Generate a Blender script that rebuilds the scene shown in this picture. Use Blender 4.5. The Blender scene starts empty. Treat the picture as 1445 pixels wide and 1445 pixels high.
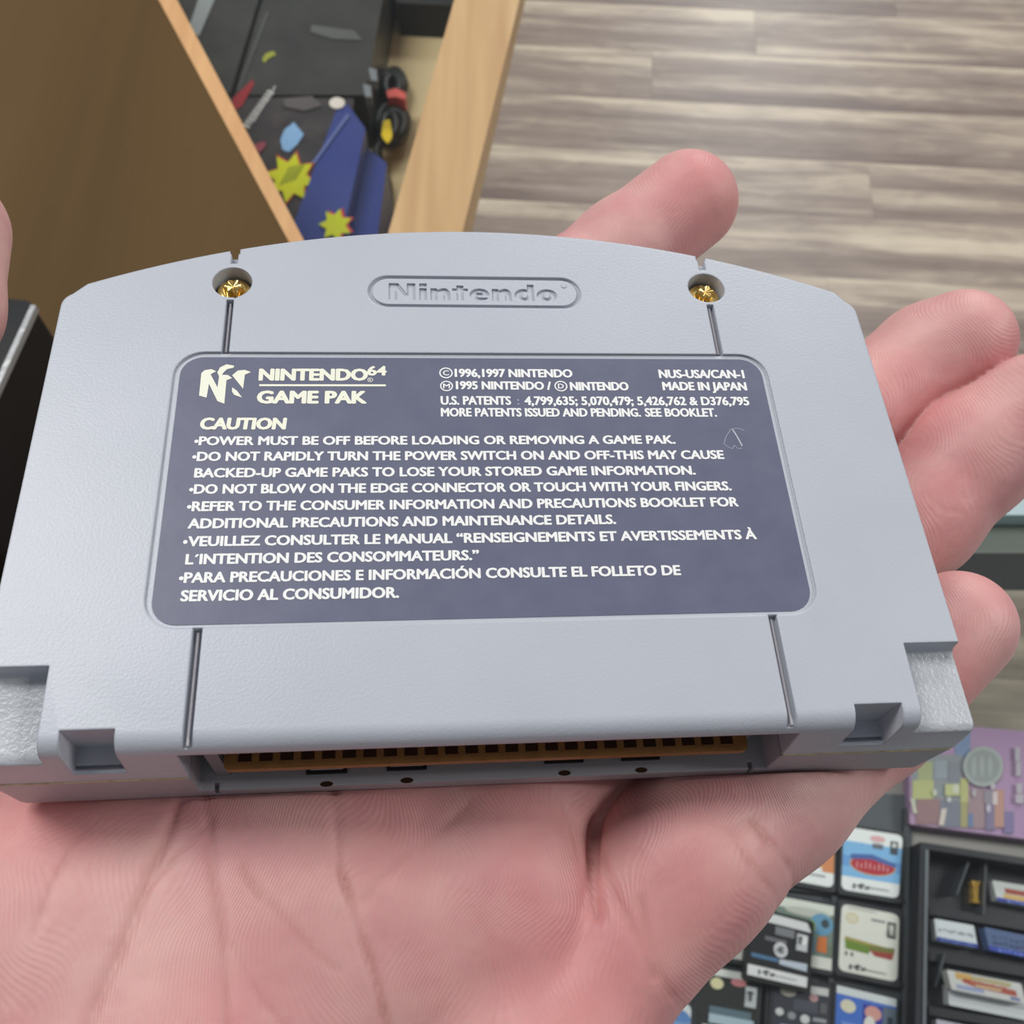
import bpy, bmesh, math, random
import numpy as np
from mathutils import Matrix, Vector

# ------------------------------------------------------------------ camera, world, lights
scn = bpy.context.scene
COL = scn.collection
H = 1.40                       # eye height above the shop floor (m)
PITCH = math.radians(62)
FPX = 1400.0
cd = bpy.data.cameras.new('camera')
cam = bpy.data.objects.new('camera', cd); COL.objects.link(cam)
cam.location = (0, 0, H); cam.rotation_euler = (math.pi/2-PITCH, 0, 0)
cd.sensor_width = 36; cd.lens = FPX/1445*36; cd.clip_start = 0.01; cd.clip_end = 50
cd.dof.use_dof = True; cd.dof.focus_distance = 0.131; cd.dof.aperture_fstop = 48
scn.camera = cam
scn.view_settings.view_transform = 'Standard'; scn.view_settings.look = 'None'
scn.view_settings.gamma = 1; scn.view_settings.use_curve_mapping = False
scn.view_settings.exposure = -0.07
w = bpy.data.worlds.new('shop_light'); scn.world = w; w.use_nodes = True
w.node_tree.nodes['Background'].inputs[0].default_value = (0.93, 0.96, 1.0, 1)
w.node_tree.nodes['Background'].inputs[1].default_value = 0.20

def area(name, loc, target, sx, sy, power, col=(1, 1, 1)):
    ld = bpy.data.lights.new(name, 'AREA'); ld.shape = 'RECTANGLE'; ld.size = sx; ld.size_y = sy
    ld.energy = power; ld.color = col
    o = bpy.data.objects.new(name, ld); COL.objects.link(o); o.location = loc
    o.rotation_euler = (Vector(target)-Vector(loc)).to_track_quat('-Z', 'Y').to_euler()
    return o
area('ceiling_lamp', (-0.95, 0.75, 2.8), (-0.95, 0.75, 0), 1.2, 0.6, 31, (1, 0.99, 0.97))
area('ceiling_lamp', (1.5, 5.6, 2.8), (1.5, 5.6, 0), 0.7, 1.6, 70, (0.95, 0.98, 1))
area('ceiling_lamp', (2.3, 0.3, 2.8), (2.3, 0.3, 0), 1.2, 0.6, 48, (1, 0.99, 0.97))
area('ceiling_lamp', (1.0, 2.6, 2.8), (1.0, 2.6, 0), 1.2, 0.6, 48, (1, 0.99, 0.97))

# ------------------------------------------------------------------ geometry of the view
CM = Matrix.Translation((0, 0, H)) @ Matrix.Rotation(math.pi/2-PITCH, 4, 'X')
def at(u, v, z):
    """point of the horizontal plane at height z seen at photo pixel (u,v)"""
    d = CM.to_3x3() @ Vector(((u-722.5)/FPX, -(v-722.5)/FPX, -1))
    s = (z-H)/d.z
    return Vector((d.x*s, d.y*s, z))
# pose of the cartridge measured from the photograph (x right, y down, z forward)
RV = np.array([-5.00882839e-01, -9.81329019e-02, -3.74511450e-02])
TV = np.array([-3.40798682e-03, -4.48566690e-03, 1.28404345e-01])
_th = np.linalg.norm(RV); _k = RV/_th
_K = np.array([[0, -_k[2], _k[1]], [_k[2], 0, -_k[0]], [-_k[1], _k[0], 0]])
RC = np.eye(3)+np.sin(_th)*_K+(1-np.cos(_th))*_K@_K
S3 = np.diag([1, -1, -1])
M4 = Matrix((S3@RC@S3).tolist()).to_4x4(); M4.translation = Vector((S3@TV).tolist())
CART = CM @ M4                                   # cartridge frame -> world
def loc(u, v, z=0.0):
    """cartridge-frame point (mm) on plane z (mm) seen at pixel (u,v)"""
    d = np.array([(u-722.5)/FPX, (v-722.5)/FPX, 1]); n = RC[:, 2]
    s = (n@TV-z*1e-3)/(n@d)
    P = RC.T@(d*s-TV)
    return P[0]*1e3, -P[1]*1e3

# ------------------------------------------------------------------ materials
def mat(name, col, rough=0.5, metal=0.0, spec=0.5, bump=None, var=None, coat=0.0, edge=None):
    """bump=(scale,strength,distance)  var=(scale, second colour, amount)"""
    m = bpy.data.materials.new(name); m.use_nodes = True
    nt = m.node_tree; b = nt.nodes['Principled BSDF']
    b.inputs['Base Color'].default_value = (*col, 1); b.inputs['Roughness'].default_value = rough
    b.inputs['Metallic'].default_value = metal; b.inputs['Specular IOR Level'].default_value = spec
    b.inputs['Coat Weight'].default_value = coat
    tc = nt.nodes.new('ShaderNodeTexCoord')
    if var:
        n = nt.nodes.new('ShaderNodeTexNoise'); n.inputs['Scale'].default_value = var[0]; n.inputs['Detail'].default_value = 5
        nt.links.new(tc.outputs['Object'], n.inputs['Vector'])
        r = nt.nodes.new('ShaderNodeValToRGB'); r.color_ramp.elements[0].position = 0.35; r.color_ramp.elements[1].position = 0.7
        r.color_ramp.elements[0].color = (*col, 1)
        r.color_ramp.elements[1].color = (*[a*(1-var[2])+c*var[2] for a, c in zip(col, var[1])], 1)
        nt.links.new(n.outputs['Fac'], r.inputs['Fac']); nt.links.new(r.outputs['Color'], b.inputs['Base Color'])
    if bump:
        n = nt.nodes.new('ShaderNodeTexNoise'); n.inputs['Scale'].default_value = bump[0]; n.inputs['Detail'].default_value = 3
        nt.links.new(tc.outputs['Object'], n.inputs['Vector'])
        bn = nt.nodes.new('ShaderNodeBump'); bn.inputs['Strength'].default_value = bump[1]; bn.inputs['Distance'].default_value = bump[2]
        nt.links.new(n.outputs['Fac'], bn.inputs['Height']); nt.links.new(bn.outputs['Normal'], b.inputs['Normal'])
        if edge:
            ev = nt.nodes.new('ShaderNodeBevel'); ev.samples = 8; ev.inputs['Radius'].default_value = edge
            nt.links.new(ev.outputs['Normal'], bn.inputs['Normal'])
    return m
def srgb(r, g, b):
    f = lambda c: (c/255/12.92) if c <= 10 else ((c/255+0.055)/1.055)**2.4
    return (f(r), f(g), f(b))
_pm = {}
def paint(r, g, b, rough=0.45):
    k = (r, g, b, rough)
    if k not in _pm: _pm[k] = mat('print_%d_%d_%d' % (r, g, b), srgb(r, g, b), rough)
    return _pm[k]
def wood(name, c1, c2, scale=18, rough=0.45, ang=0.0, spec=0.4):
    m = bpy.data.materials.new(name); m.use_nodes = True; nt = m.node_tree; b = nt.nodes['Principled BSDF']
    b.inputs['Roughness'].default_value = rough; b.inputs['Specular IOR Level'].default_value = spec
    tc = nt.nodes.new('ShaderNodeTexCoord'); mp = nt.nodes.new('ShaderNodeMapping')
    mp.inputs['Rotation'].default_value = (0, 0, ang); mp.inputs['Scale'].default_value = (scale, scale*0.06, scale)
    nt.links.new(tc.outputs['Object'], mp.inputs['Vector'])
    n = nt.nodes.new('ShaderNodeTexNoise'); n.inputs['Scale'].default_value = 3; n.inputs['Detail'].default_value = 6; n.inputs['Distortion'].default_value = 0.5
    nt.links.new(mp.outputs['Vector'], n.inputs['Vector'])
    r = nt.nodes.new('ShaderNodeValToRGB'); r.color_ramp.elements[0].position = 0.3; r.color_ramp.elements[1].position = 0.72
    r.color_ramp.elements[0].color = (*c1, 1); r.color_ramp.elements[1].color = (*c2, 1)
    nt.links.new(n.outputs['Fac'], r.inputs['Fac']); nt.links.new(r.outputs['Color'], b.inputs['Base Color'])
    return m
def thin_glass(name, tint, refl=0.06, rough=0.0):
    m = bpy.data.materials.new(name); m.use_nodes = True; nt = m.node_tree
    for n in list(nt.nodes): nt.nodes.remove(n)
    out = nt.nodes.new('ShaderNodeOutputMaterial'); mx = nt.nodes.new('ShaderNodeMixShader')
    t = nt.nodes.new('ShaderNodeBsdfTransparent'); t.inputs[0].default_value = (*tint, 1)
    g = nt.nodes.new('ShaderNodeBsdfGlossy'); g.inputs['Roughness'].default_value = rough; g.inputs['Color'].default_value = (0.9, 0.95, 0.95, 1)
    fr = nt.nodes.new('ShaderNodeLayerWeight'); fr.inputs[0].default_value = 0.5
    pw = nt.nodes.new('ShaderNodeMath'); pw.operation = 'POWER'; pw.inputs[1].default_value = 5.0; nt.links.new(fr.outputs['Facing'], pw.inputs[0])
    ma = nt.nodes.new('ShaderNodeMath'); ma.operation = 'MULTIPLY_ADD'; ma.inputs[1].default_value = 0.9; ma.inputs[2].default_value = refl*.5; ma.use_clamp = True
    nt.links.new(pw.outputs[0], ma.inputs[0]); nt.links.new(ma.outputs[0], mx.inputs[0]); nt.links.new(t.outputs[0], mx.inputs[1]); nt.links.new(g.outputs[0], mx.inputs[2])
    nt.links.new(mx.outputs[0], out.inputs[0])
    return m

# ------------------------------------------------------------------ object helpers
def link(name, mesh, m=None, parent=None, kind=None, label=None):
    o = bpy.data.objects.new(name, mesh); COL.objects.link(o)
    if m is not None:
        mesh.materials.clear()
        for x in (m if isinstance(m, (list, tuple)) else [m]): mesh.materials.append(x)
    if parent is not None: o.parent = parent
    if kind: o['kind'] = kind
    if label: o['label'] = label
    return o
def obj(name, bm, m, parent=None, smooth=False, **kw):
    me = bpy.data.meshes.new(name); bm.normal_update(); bm.to_mesh(me); bm.free()
    if smooth:
        me.polygons.foreach_set('use_smooth', [True]*len(me.polygons))
    return link(name, me, m, parent, **kw)
def tag(o, label, cat, group=None):
    o['label'] = label; o['category'] = cat
    if group: o['group'] = group
    return o
def thing(name, label, cat, M=None, group=None):
    o = bpy.data.objects.new(name, None); COL.objects.link(o); o.empty_display_size = 0.02
    if M is not None: o.matrix_world = M
    return tag(o, label, cat, group)
def box_bm(x0, x1, y0, y1, z0, z1, bm=None, mi=0):
    bm = bm or bmesh.new()
    v = [bm.verts.new((x, y, z)) for z in (z0, z1) for x, y in ((x0, y0), (x1, y0), (x1, y1), (x0, y1))]
    for f in ((3, 2, 1, 0), (4, 5, 6, 7), (0, 1, 5, 4), (1, 2, 6, 5), (2, 3, 7, 6), (3, 0, 4, 7)):
        bm.faces.new([v[i] for i in f]).material_index = mi
    return bm
def prism_bm(pts, z0, z1, bm=None, mi=0):
    bm = bm or bmesh.new(); n = len(pts)
    a = sum(pts[i][0]*pts[(i+1) % n][1]-pts[(i+1) % n][0]*pts[i][1] for i in range(n))
    if a < 0: pts = pts[::-1]
    lo = [bm.verts.new((p[0], p[1], z0)) for p in pts]; hi = [bm.verts.new((p[0], p[1], z1)) for p in pts]
    bm.faces.new(lo[::-1]).material_index = mi; bm.faces.new(hi).material_index = mi
    for i in range(n): bm.faces.new((lo[i], lo[(i+1) % n], hi[(i+1) % n], hi[i])).material_index = mi
    return bm
def flat_bm(pts, z, bm=None, mi=0):
    bm = bm or bmesh.new(); n = len(pts)
    a = sum(pts[i][0]*pts[(i+1) % n][1]-pts[(i+1) % n][0]*pts[i][1] for i in range(n))
    if a < 0: pts = pts[::-1]
    f = bm.faces.new([bm.verts.new((p[0], p[1], z)) for p in pts]); f.material_index = mi
    return bm
def prism_x(pts, x0, x1):
    """prism along x of an outline given as (y, z)"""
    bm = prism_bm(pts, x0, x1)
    for v in bm.verts: v.co = (v.co.z, v.co.x, v.co.y)
    return bm
def rrect(x0, x1, y0, y1, r, n=6):
    out = []
    for cx, cy, a0 in ((x1-r, y1-r, 0), (x0+r, y1-r, 90), (x0+r, y0+r, 180), (x1-r, y0+r, 270)):
        for i in range(n+1):
            a = math.radians(a0+90*i/n); out.append((cx+r*math.cos(a), cy+r*math.sin(a)))
    return out
def ell(cx, cy, rx, ry, n=24, rot=0):
    c, s = math.cos(rot), math.sin(rot)
    return [(cx+rx*math.cos(a)*c-ry*math.sin(a)*s, cy+rx*math.cos(a)*s+ry*math.sin(a)*c) for a in [2*math.pi*i/n for i in range(n)]]
def scale_bm(bm, k=1e-3):
    bmesh.ops.scale(bm, vec=(k, k, k), verts=bm.verts); return bm
def bevel_mod(o, width, seg=2, ang=35):
    m = o.modifiers.new('bevel', 'BEVEL'); m.width = width; m.segments = seg; m.limit_method = 'ANGLE'; m.angle_limit = math.radians(ang)
    m.use_clamp_overlap = False
    return m
def bake(o):
    """replace the mesh of o by its evaluated mesh"""
    bpy.context.view_layer.update()
    dg = bpy.context.evaluated_depsgraph_get()
    me = bpy.data.meshes.new_from_object(o.evaluated_get(dg)); o.modifiers.clear(); o.data = me
def cut(o, cutter_bm, op='DIFFERENCE'):
    """boolean difference, done in millimetres before the piece is scaled"""
    bmesh.ops.recalc_face_normals(cutter_bm, faces=cutter_bm.faces)
    me = bpy.data.meshes.new('cut'); cutter_bm.to_mesh(me); cutter_bm.free()
    c = bpy.data.objects.new('cut', me); COL.objects.link(c); c.matrix_world = o.matrix_world.copy()
    m = o.modifiers.new('cut', 'BOOLEAN'); m.operation = op; m.solver = 'EXACT'; m.object = c
    bake(o); bpy.data.objects.remove(c)
def finish(o, parent, k=1e-3):
    o.data.polygons.foreach_set('use_smooth', [True]*len(o.data.polygons)); o.data.set_sharp_from_angle(angle=math.radians(32))
    o.data.transform(Matrix.Scale(k, 4)); o.parent = parent
_fontcache = {}
def text_polys(s, offset=0.0, res=3, space=1.0):
    """glyph mesh of a string, as (verts Nx2, faces), normalised so that the capital height is 1"""
    key = (s, offset, res, space)
    if key in _fontcache: return _fontcache[key]
    c = bpy.data.curves.new('t', 'FONT'); c.body = s; c.size = 1; c.offset = offset; c.resolution_u = res; c.space_character = space
    o = bpy.data.objects.new('t', c); COL.objects.link(o); bpy.context.view_layer.update()
    me = bpy.data.meshes.new_from_object(o.evaluated_get(bpy.context.evaluated_depsgraph_get()))
    v = np.array([x.co[:2] for x in me.vertices]); f = [tuple(p.vertices) for p in me.polygons]
    bpy.data.objects.remove(o); bpy.data.meshes.remove(me)
    _fontcache[key] = (v, f); return v, f
def put_text(bm, s, L, R_, cap, z, offset=0.0, mi=0, res=3, space=1.0, slant=0.0, capref=None, bold=0.0):
    """string from baseline point L to baseline point R_ with capital height cap"""
    v, f = text_polys(s, offset, res, space)
    x0, x1 = v[:, 0].min(), v[:, 0].max()
    ref = text_polys('H', offset, res, space)[0][:, 1]
    h = ref.max()-ref.min() if capref is None else capref
    L = np.array(L); R_ = np.array(R_); d = R_-L; ln = np.hypot(*d); u = d/ln; n = np.array((-u[1], u[0]))
    X = (v[:, 0]-x0)/(x1-x0)*ln; Y = (v[:, 1]-ref.min())/h*cap
    X = X+slant*Y
    P = L+X[:, None]*u+Y[:, None]*n
    g = bold*cap
    for k, (du, dn) in enumerate(((0, 0), (g, 0), (-g, 0), (0, g*.6), (0, -g*.6), (g*.7, g*.45), (-g*.7, -g*.45), (g*.7, -g*.45), (-g*.7, g*.45)) if bold else ((0, 0),)):
        vs = [bm.verts.new((p[0]+du, p[1]+dn, z+k*2e-4)) for p in P]
        for ff in f:
            try: bm.faces.new([vs[i] for i in ff]).material_index = mi
            except ValueError: pass
    return bm

# ================================================================== THE SETTING: floor
def floor_mat():
    m = bpy.data.materials.new('vinyl_plank'); m.use_nodes = True; nt = m.node_tree; b = nt.nodes['Principled BSDF']; N = nt.nodes.new; Lk = nt.links.new
    b.inputs['Roughness'].default_value = 0.40; b.inputs['Specular IOR Level'].default_value = 0.5
    tc = N('ShaderNodeTexCoord'); oi = N('ShaderNodeObjectInfo')
    rs = N('ShaderNodeMath'); rs.operation = 'MULTIPLY'; rs.inputs[1].default_value = 57.0; Lk(oi.outputs['Random'], rs.inputs[0])
    def layer(sx, sy, detail, dist=0.3):
        mp = N('ShaderNodeMapping'); mp.inputs['Scale'].default_value = (sx, sy, 1); Lk(tc.outputs['Object'], mp.inputs['Vector'])
        ad = N('ShaderNodeVectorMath'); Lk(mp.outputs['Vector'], ad.inputs[0]); Lk(rs.outputs[0], ad.inputs[1])
        n = N('ShaderNodeTexNoise'); n.inputs['Scale'].default_value = 1; n.inputs['Detail'].default_value = detail; n.inputs['Distortion'].default_value = dist
        Lk(ad.outputs[0], n.inputs['Vector']); return n.outputs['Fac']
    a = layer(1.6, 20, 3); c = layer(6, 130, 5, .6); e = layer(9, 28, 4, 1.2)
    def mth(op, x, y):
        k = N('ShaderNodeMath'); k.operation = op
        for i, q in enumerate((x, y)):
            if isinstance(q, float): k.inputs[i].default_value = q
            else: Lk(q, k.inputs[i])
        return k.outputs[0]
    sp = N('ShaderNodeSeparateXYZ'); Lk(tc.outputs['Object'], sp.inputs[0])
    g = mth('MULTIPLY', sp.outputs['Y'], 1.3)                      # boards are printed paler along one edge
    s = mth('ADD', mth('ADD', mth('MULTIPLY', a, .62), mth('MULTIPLY', c, .2)), mth('ADD', mth('MULTIPLY', e, .2), g))
    s = mth('ADD', s, mth('MULTIPLY', mth('SUBTRACT', oi.outputs['Random'], .5), .05))
    r = N('ShaderNodeValToRGB'); r.color_ramp.elements[0].position = .34; r.color_ramp.elements[1].position = .68
    r.color_ramp.elements[0].color = (*srgb(114, 100, 93), 1); r.color_ramp.elements[1].color = (*srgb(198, 185, 165), 1)
    k = r.color_ramp.elements.new(.5); k.color = (*srgb(143, 129, 118), 1)
    Lk(s, r.inputs['Fac']); Lk(r.outputs['Color'], b.inputs['Base Color'])
    bp_ = N('ShaderNodeBump'); bp_.inputs['Strength'].default_value = .15; bp_.inputs['Distance'].default_value = .0008; Lk(c, bp_.inputs['Height']); Lk(bp_.outputs['Normal'], b.inputs['Normal'])
    return m
vinyl = floor_mat()
gap_m = mat('floor_underlay', srgb(70, 60, 54), 0.8)
floor = obj('floor', box_bm(-4, 5, -3, 8, -.03, -.0045), gap_m, kind='structure')
def lay_floor():
    """boards 15 cm wide and 2.4 m long, the rows turned by a few degrees"""
    ang = math.radians(-4.1); c, s = math.cos(ang), math.sin(ang)
    P0 = at(1000, 145, 0); J0 = at(920, 85, 0)
    bm = box_bm(-1.1998, 1.1998, -.0748, .0748, -.0045, 0); me = bpy.data.meshes.new('plank'); bm.to_mesh(me); bm.free(); me.materials.append(vinyl)
    rnd = random.Random(4)
    Jx = lambda u, v: (at(u, v, 0)-P0).x*c+(at(u, v, 0)-P0).y*s           # distance of a seen joint along the rows
    seen = {0: Jx(920, 85), 1: Jx(1063, 5), -4: Jx(1167, 395)}
    for k in range(-9, 8):
        sh = seen[k]+1.2 if k in seen else 1.9+rnd.uniform(-.25, .45)*(1 if k % 2 else -1)-(.9 if k % 3 == 0 else 0)
        for i in range(-2, 3):
            X = sh+i*2.4; Y = k*.15+.075
            w_ = P0+Vector((X*c-Y*s, X*s+Y*c, 0))
            if w_.x < -3.4 or w_.x > 3.8 or w_.y < -.2: continue
            o = bpy.data.objects.new('plank', me); COL.objects.link(o); o.parent = floor; o.location = (w_.x, w_.y, 0); o.rotation_euler = (0, 0, ang)
    return me
lay_floor()

# ================================================================== THE GAME CARTRIDGE (frame: mm, back face at z=0, +z to the viewer)
grey = mat('grey_plastic', edge=0.0004, col=srgb(186, 190, 200), rough=0.36, spec=0.5, bump=(2600, 0.12, 0.0003), var=(60, srgb(178, 183, 192), 0.5))
grey_rough = mat('grey_plastic_grained', edge=0.0006, col=srgb(186, 190, 196), rough=0.33, spec=0.5, bump=(1700, 0.25, 0.0005))
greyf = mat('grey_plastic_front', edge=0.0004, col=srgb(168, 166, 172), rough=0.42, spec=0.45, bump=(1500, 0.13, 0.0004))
inner = mat('inner_plastic', srgb(120, 122, 126), 0.5)
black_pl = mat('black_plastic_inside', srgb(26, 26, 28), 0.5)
dirt = mat('yellowed_seam', srgb(206, 194, 158), 0.7, var=(900, srgb(120, 100, 70), 0.6))
grey_fine = mat('grey_plastic_lettering', edge=0.00014, col=srgb(186, 190, 200), rough=0.36, bump=(1500, 0.1, 0.0004))
gold = mat('brass_screw', srgb(232, 196, 120), 0.22, metal=1.0)
copper = mat('contact_metal', srgb(70, 50, 38), 0.35, metal=0.6)
pcb_m = mat('amber_board', srgb(158, 112, 60), 0.45, var=(700, srgb(128, 84, 40), 0.6))
label_m = mat('slate_label', srgb(99, 102, 124), 0.38, spec=0.35, bump=(700, 0.06, 0.0003), var=(220, srgb(112, 115, 136), 0.45))
white_print = mat('white_print', srgb(240, 241, 240), 0.45)
cream_print = mat('cream_print', srgb(240, 240, 222), 0.45)

cart = thing('game_cartridge', 'light grey video game cartridge held back side up, with a slate caution label', 'cartridge', CART)

def arc_outline():
    Rr = 138.0; cy = 42.8-Rr
    pts = [(-57.7+1.4*(1-math.cos(t)), -35+1.4*(1-math.sin(t))) for t in np.linspace(0, math.pi/2, 5)]+[(57.7-1.4*(1-math.sin(t)), -35+1.4*(1-math.cos(t))) for t in np.linspace(0, math.pi/2, 5)]
    xs = np.linspace(56.4, -56.4, 61)
    yR = lambda x: cy+math.sqrt(Rr*Rr-x*x)
    r = 2.4
    # right top corner
    c = (56.6-r, yR(56.6)-r-0.4)
    for a in np.linspace(0, 62, 6): pts.append((c[0]+r*math.cos(math.radians(a)), c[1]+r*math.sin(math.radians(a))))
    for x in np.linspace(54.0, -54.0, 61): pts.append((x, yR(x)))
    c = (-57.0+r, yR(-57.0)-r-0.2)
    for a in np.linspace(118, 180, 6): pts.append((c[0]+r*math.cos(math.radians(a)), c[1]+r*math.sin(math.radians(a))))
    return pts
OUT = arc_outline()
def edge_near(bm, test):
    return [e for e in bm.edges if test(e.verts[0].co) and test(e.verts[1].co)]

# rear shell
bm = prism_bm(OUT, -9.3, 0)
rear = obj('rear_shell', bm, grey)
def round_profile(z, r, zb=-40, n=9):
    """(y, z) outline of everything kept under a face at height z with its front edge rounded by r"""
    return [(-35-0.02*0+r*(1-math.sin(t)), z-r*(1-math.cos(t))) for t in np.linspace(0, math.pi/2, n)]
cut(rear, prism_x([(y+.7, z) for y, z in round_profile(0, 2.3)]+[(-35, -9.4), (-35, -20), (60, -20), (60, 0)], -80, 80), 'INTERSECT')
rear.data.materials.append(grey_rough)
cut(rear, box_bm(-35.9, 35.9, -60, -24, -20, -2.3))                                    # connector mouth
for s in (-1, 1):
    x0, x1 = sorted((s*50.4, s*70)); cut(rear, prism_x([(-24.2, 10), (-24.2, -2.2), (-24.4, -2.8), (-25.0, -3.0)]+round_profile(-3.0, 1.8)[0:]+[(-60, -4.8), (-60, 10)], x0, x1))     # stepped corners
    x0, x1 = sorted((s*42.3, s*48.2)); cut(rear, box_bm(x0, x1, -60, -31.7, -7.0, 10))   # latch notches
    cut(rear, box_bm(x0, x1, -34.2, -33.75, -7.7, 0))
    cut(rear, box_bm(s*34.5-.55, s*34.5+.55, -60, -20.0, -1.1, 10))                     # long grooves
    cut(rear, box_bm(s*34.45-.5, s*34.45+.5, 20.0, 29.2, -1.1, 10))
    cut(rear, box_bm(s*34.4-.5, s*34.4+.5, 35.9, 37.9, -1.1, 10))
    cut(rear, box_bm(s*34.4-.7, s*34.4+.7, 37.7, 60, -8, 10))
    cut(rear, prism_bm(ell(s*34.4, 32.4, 2.75, 2.75, 48), -8.5, 10))                    # screw wells
cut(rear, prism_bm(rrect(-40.9, 40.9, -20.0, 20.1, 3.9, 8), -0.34, 5))                   # label recess
# maker's name, sunk into the shell inside a pill-shaped line
cap_o = prism_bm(rrect(-15.4, 15.4, 28.2, 34.0, 2.88, 14), -0.42, 5)
bmesh.ops.recalc_face_normals(cap_o, faces=cap_o.faces)
cut(rear, cap_o)
def flare(o):
    """the sides widen towards the seam"""
    for v in o.data.vertices:
        k = max(0.0, (abs(v.co.x)-50.0)/7.6)
        v.co.x += math.copysign(1.7*k*(min(1.0, -v.co.z/9.3) if v.co.z > -9.5 else 1-.45*(-v.co.z-9.7)/8.8), v.co.x) if v.co.z < 0 else 0
for q_ in rear.data.polygons:
    if abs(q_.center.x) > 50.4 and -4.9 < q_.center.z < -2.7 and q_.normal.z > .3: q_.material_index = 1
flare(rear); finish(rear, cart)
pill = prism_bm(rrect(-14.75, 14.75, 28.75, 33.45, 2.33, 14), -0.6, -0.02)
pill = obj('name_plate', pill, grey_fine, None, label='raised pill-shaped plate carrying the maker name sunk into it')

def stroke_letter(parts):
    return parts
def logo_letters():
    """the maker's name as heavy grotesque letters, drawn from polygons; unit: x-height 1, cap height 1.36"""
    L = []; x = 0.0
    def poly(p, h=()): L.append(([(a+x, b) for a, b in p], [[(a+x, b) for a, b in q] for q in h]))
    def arc(cx, cy, rx, ry, a0, a1, n=10): return [(cx+rx*math.cos(math.radians(a0+(a1-a0)*i/n)), cy+ry*math.sin(math.radians(a0+(a1-a0)*i/n))) for i in range(n+1)]
    def enn():
        poly([(0, 0), (0, 1), (.42, 1), (.44, .88)]+arc(.86, .55, .42, .47, 100, 0)+[(1.28, 0), (.84, 0), (.84, .52)]+arc(.64, .52, .20, .2, 0, 180)+[(.44, 0)])
    poly([(0, 0), (0, 1.4), (.62, 1.4), (1.18, .52), (1.18, 1.4), (1.72, 1.4), (1.72, 0), (1.12, 0), (.54, .9), (.54, 0)]); x += 1.98
    poly([(0, 0), (0, 1), (.48, 1), (.48, 0)]); poly([(0, 1.12), (0, 1.4), (.48, 1.4), (.48, 1.12)]); x += .72
    enn(); x += 1.42
    poly([(.28, 0), (.28, .8), (0, .8), (0, 1), (.28, 1), (.28, 1.26), (.74, 1.26), (.74, 1), (1.02, 1), (1.02, .8), (.74, .8), (.74, 0)]); x += 1.12
    poly(arc(.66, .5, .66, .52, 352, 22, 1)[:0]+arc(.66, .5, .66, .52, 0, 330, 26)+[(.84, .26)]+arc(.66, .42, .2, .18, 300, 180, 6)+[(.46, .44), (1.32, .44)], [arc(.66, .66, .2, .14, 0, 180, 8)]); x += 1.48
    enn(); x += 1.48
    poly([(1.3, 0), (1.3, 1.4), (.86, 1.4), (.86, .94)]+arc(.6, .5, .6, .52, 70, 290, 18)+[(.86, .1), (.86, 0)], [arc(.66, .5, .2, .26, 0, 360, 14)[:-1]]); x += 1.46
    poly(arc(.68, .5, .68, .52, 0, 360, 30)[:-1], [arc(.68, .5, .22, .26, 0, 360, 14)[:-1]]); x += 1.36
    return L, x
LL, LW = logo_letters()
lx0, _ = loc(548.5, 424.8); lx1, _ = loc(787, 425); ly0, ly1 = 29.55, 32.62
sx = (lx1-lx0)/LW; sy = (ly1-ly0)/1.4
for outer, holes in LL:
    P = [(lx0+a*sx, ly0+b*sy) for a, b in outer]
    c = prism_bm(P, -0.36, 5); bmesh.ops.recalc_face_normals(c, faces=c.faces); cut(pill, c)
finish(pill, rear)
for outer, holes in LL:
    for h in holes:                                           # the counters of e, d and o stay standing
        hb = prism_bm([(lx0+a*sx, ly0+b*sy) for a, b in h], -0.45, -0.03); scale_bm(hb); obj('letter_counter', hb, grey, pill)
rb = prism_bm(ell(13.0, 32.45, .42, .42, 20), -.2, .03); scale_bm(rb); rg = obj('registered_ring', rb, grey, pill)

# front shell
bm = prism_bm(OUT, -18.5, -9.7)
bmesh.ops.recalc_face_normals(bm, faces=bm.faces)
bmesh.ops.bevel(bm, geom=edge_near(bm, lambda c: c.z < -18.4 and (c.y > -34.9 or abs(c.x) > 57)), offset=4.5, segments=6, affect='EDGES', profile=0.5, clamp_overlap=True)
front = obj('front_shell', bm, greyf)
cut(front, box_bm(-35.9, 35.9, -60, -24, -15.9, 0))
for s in (-1, 1): cut(front, box_bm(s*33.9-.3, s*33.9+.3, -60, -34, -18, 0))
flare(front); finish(front, cart)
# seam between the shells
for s in (-1, 1):
    q = [(s*36.0, -35.06), (s*58.0, -35.06), (s*59.15, -33.8), (s*58.9, -10), (s*58.0, 28), (s*50, 28), (s*50, -33), (s*36.2, -33)]
    seam_bm = prism_bm(q, -9.72, -9.28); scale_bm(seam_bm); obj('seam', seam_bm, dirt, cart, label='thin yellowed line of grime where the two shells meet')
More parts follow.
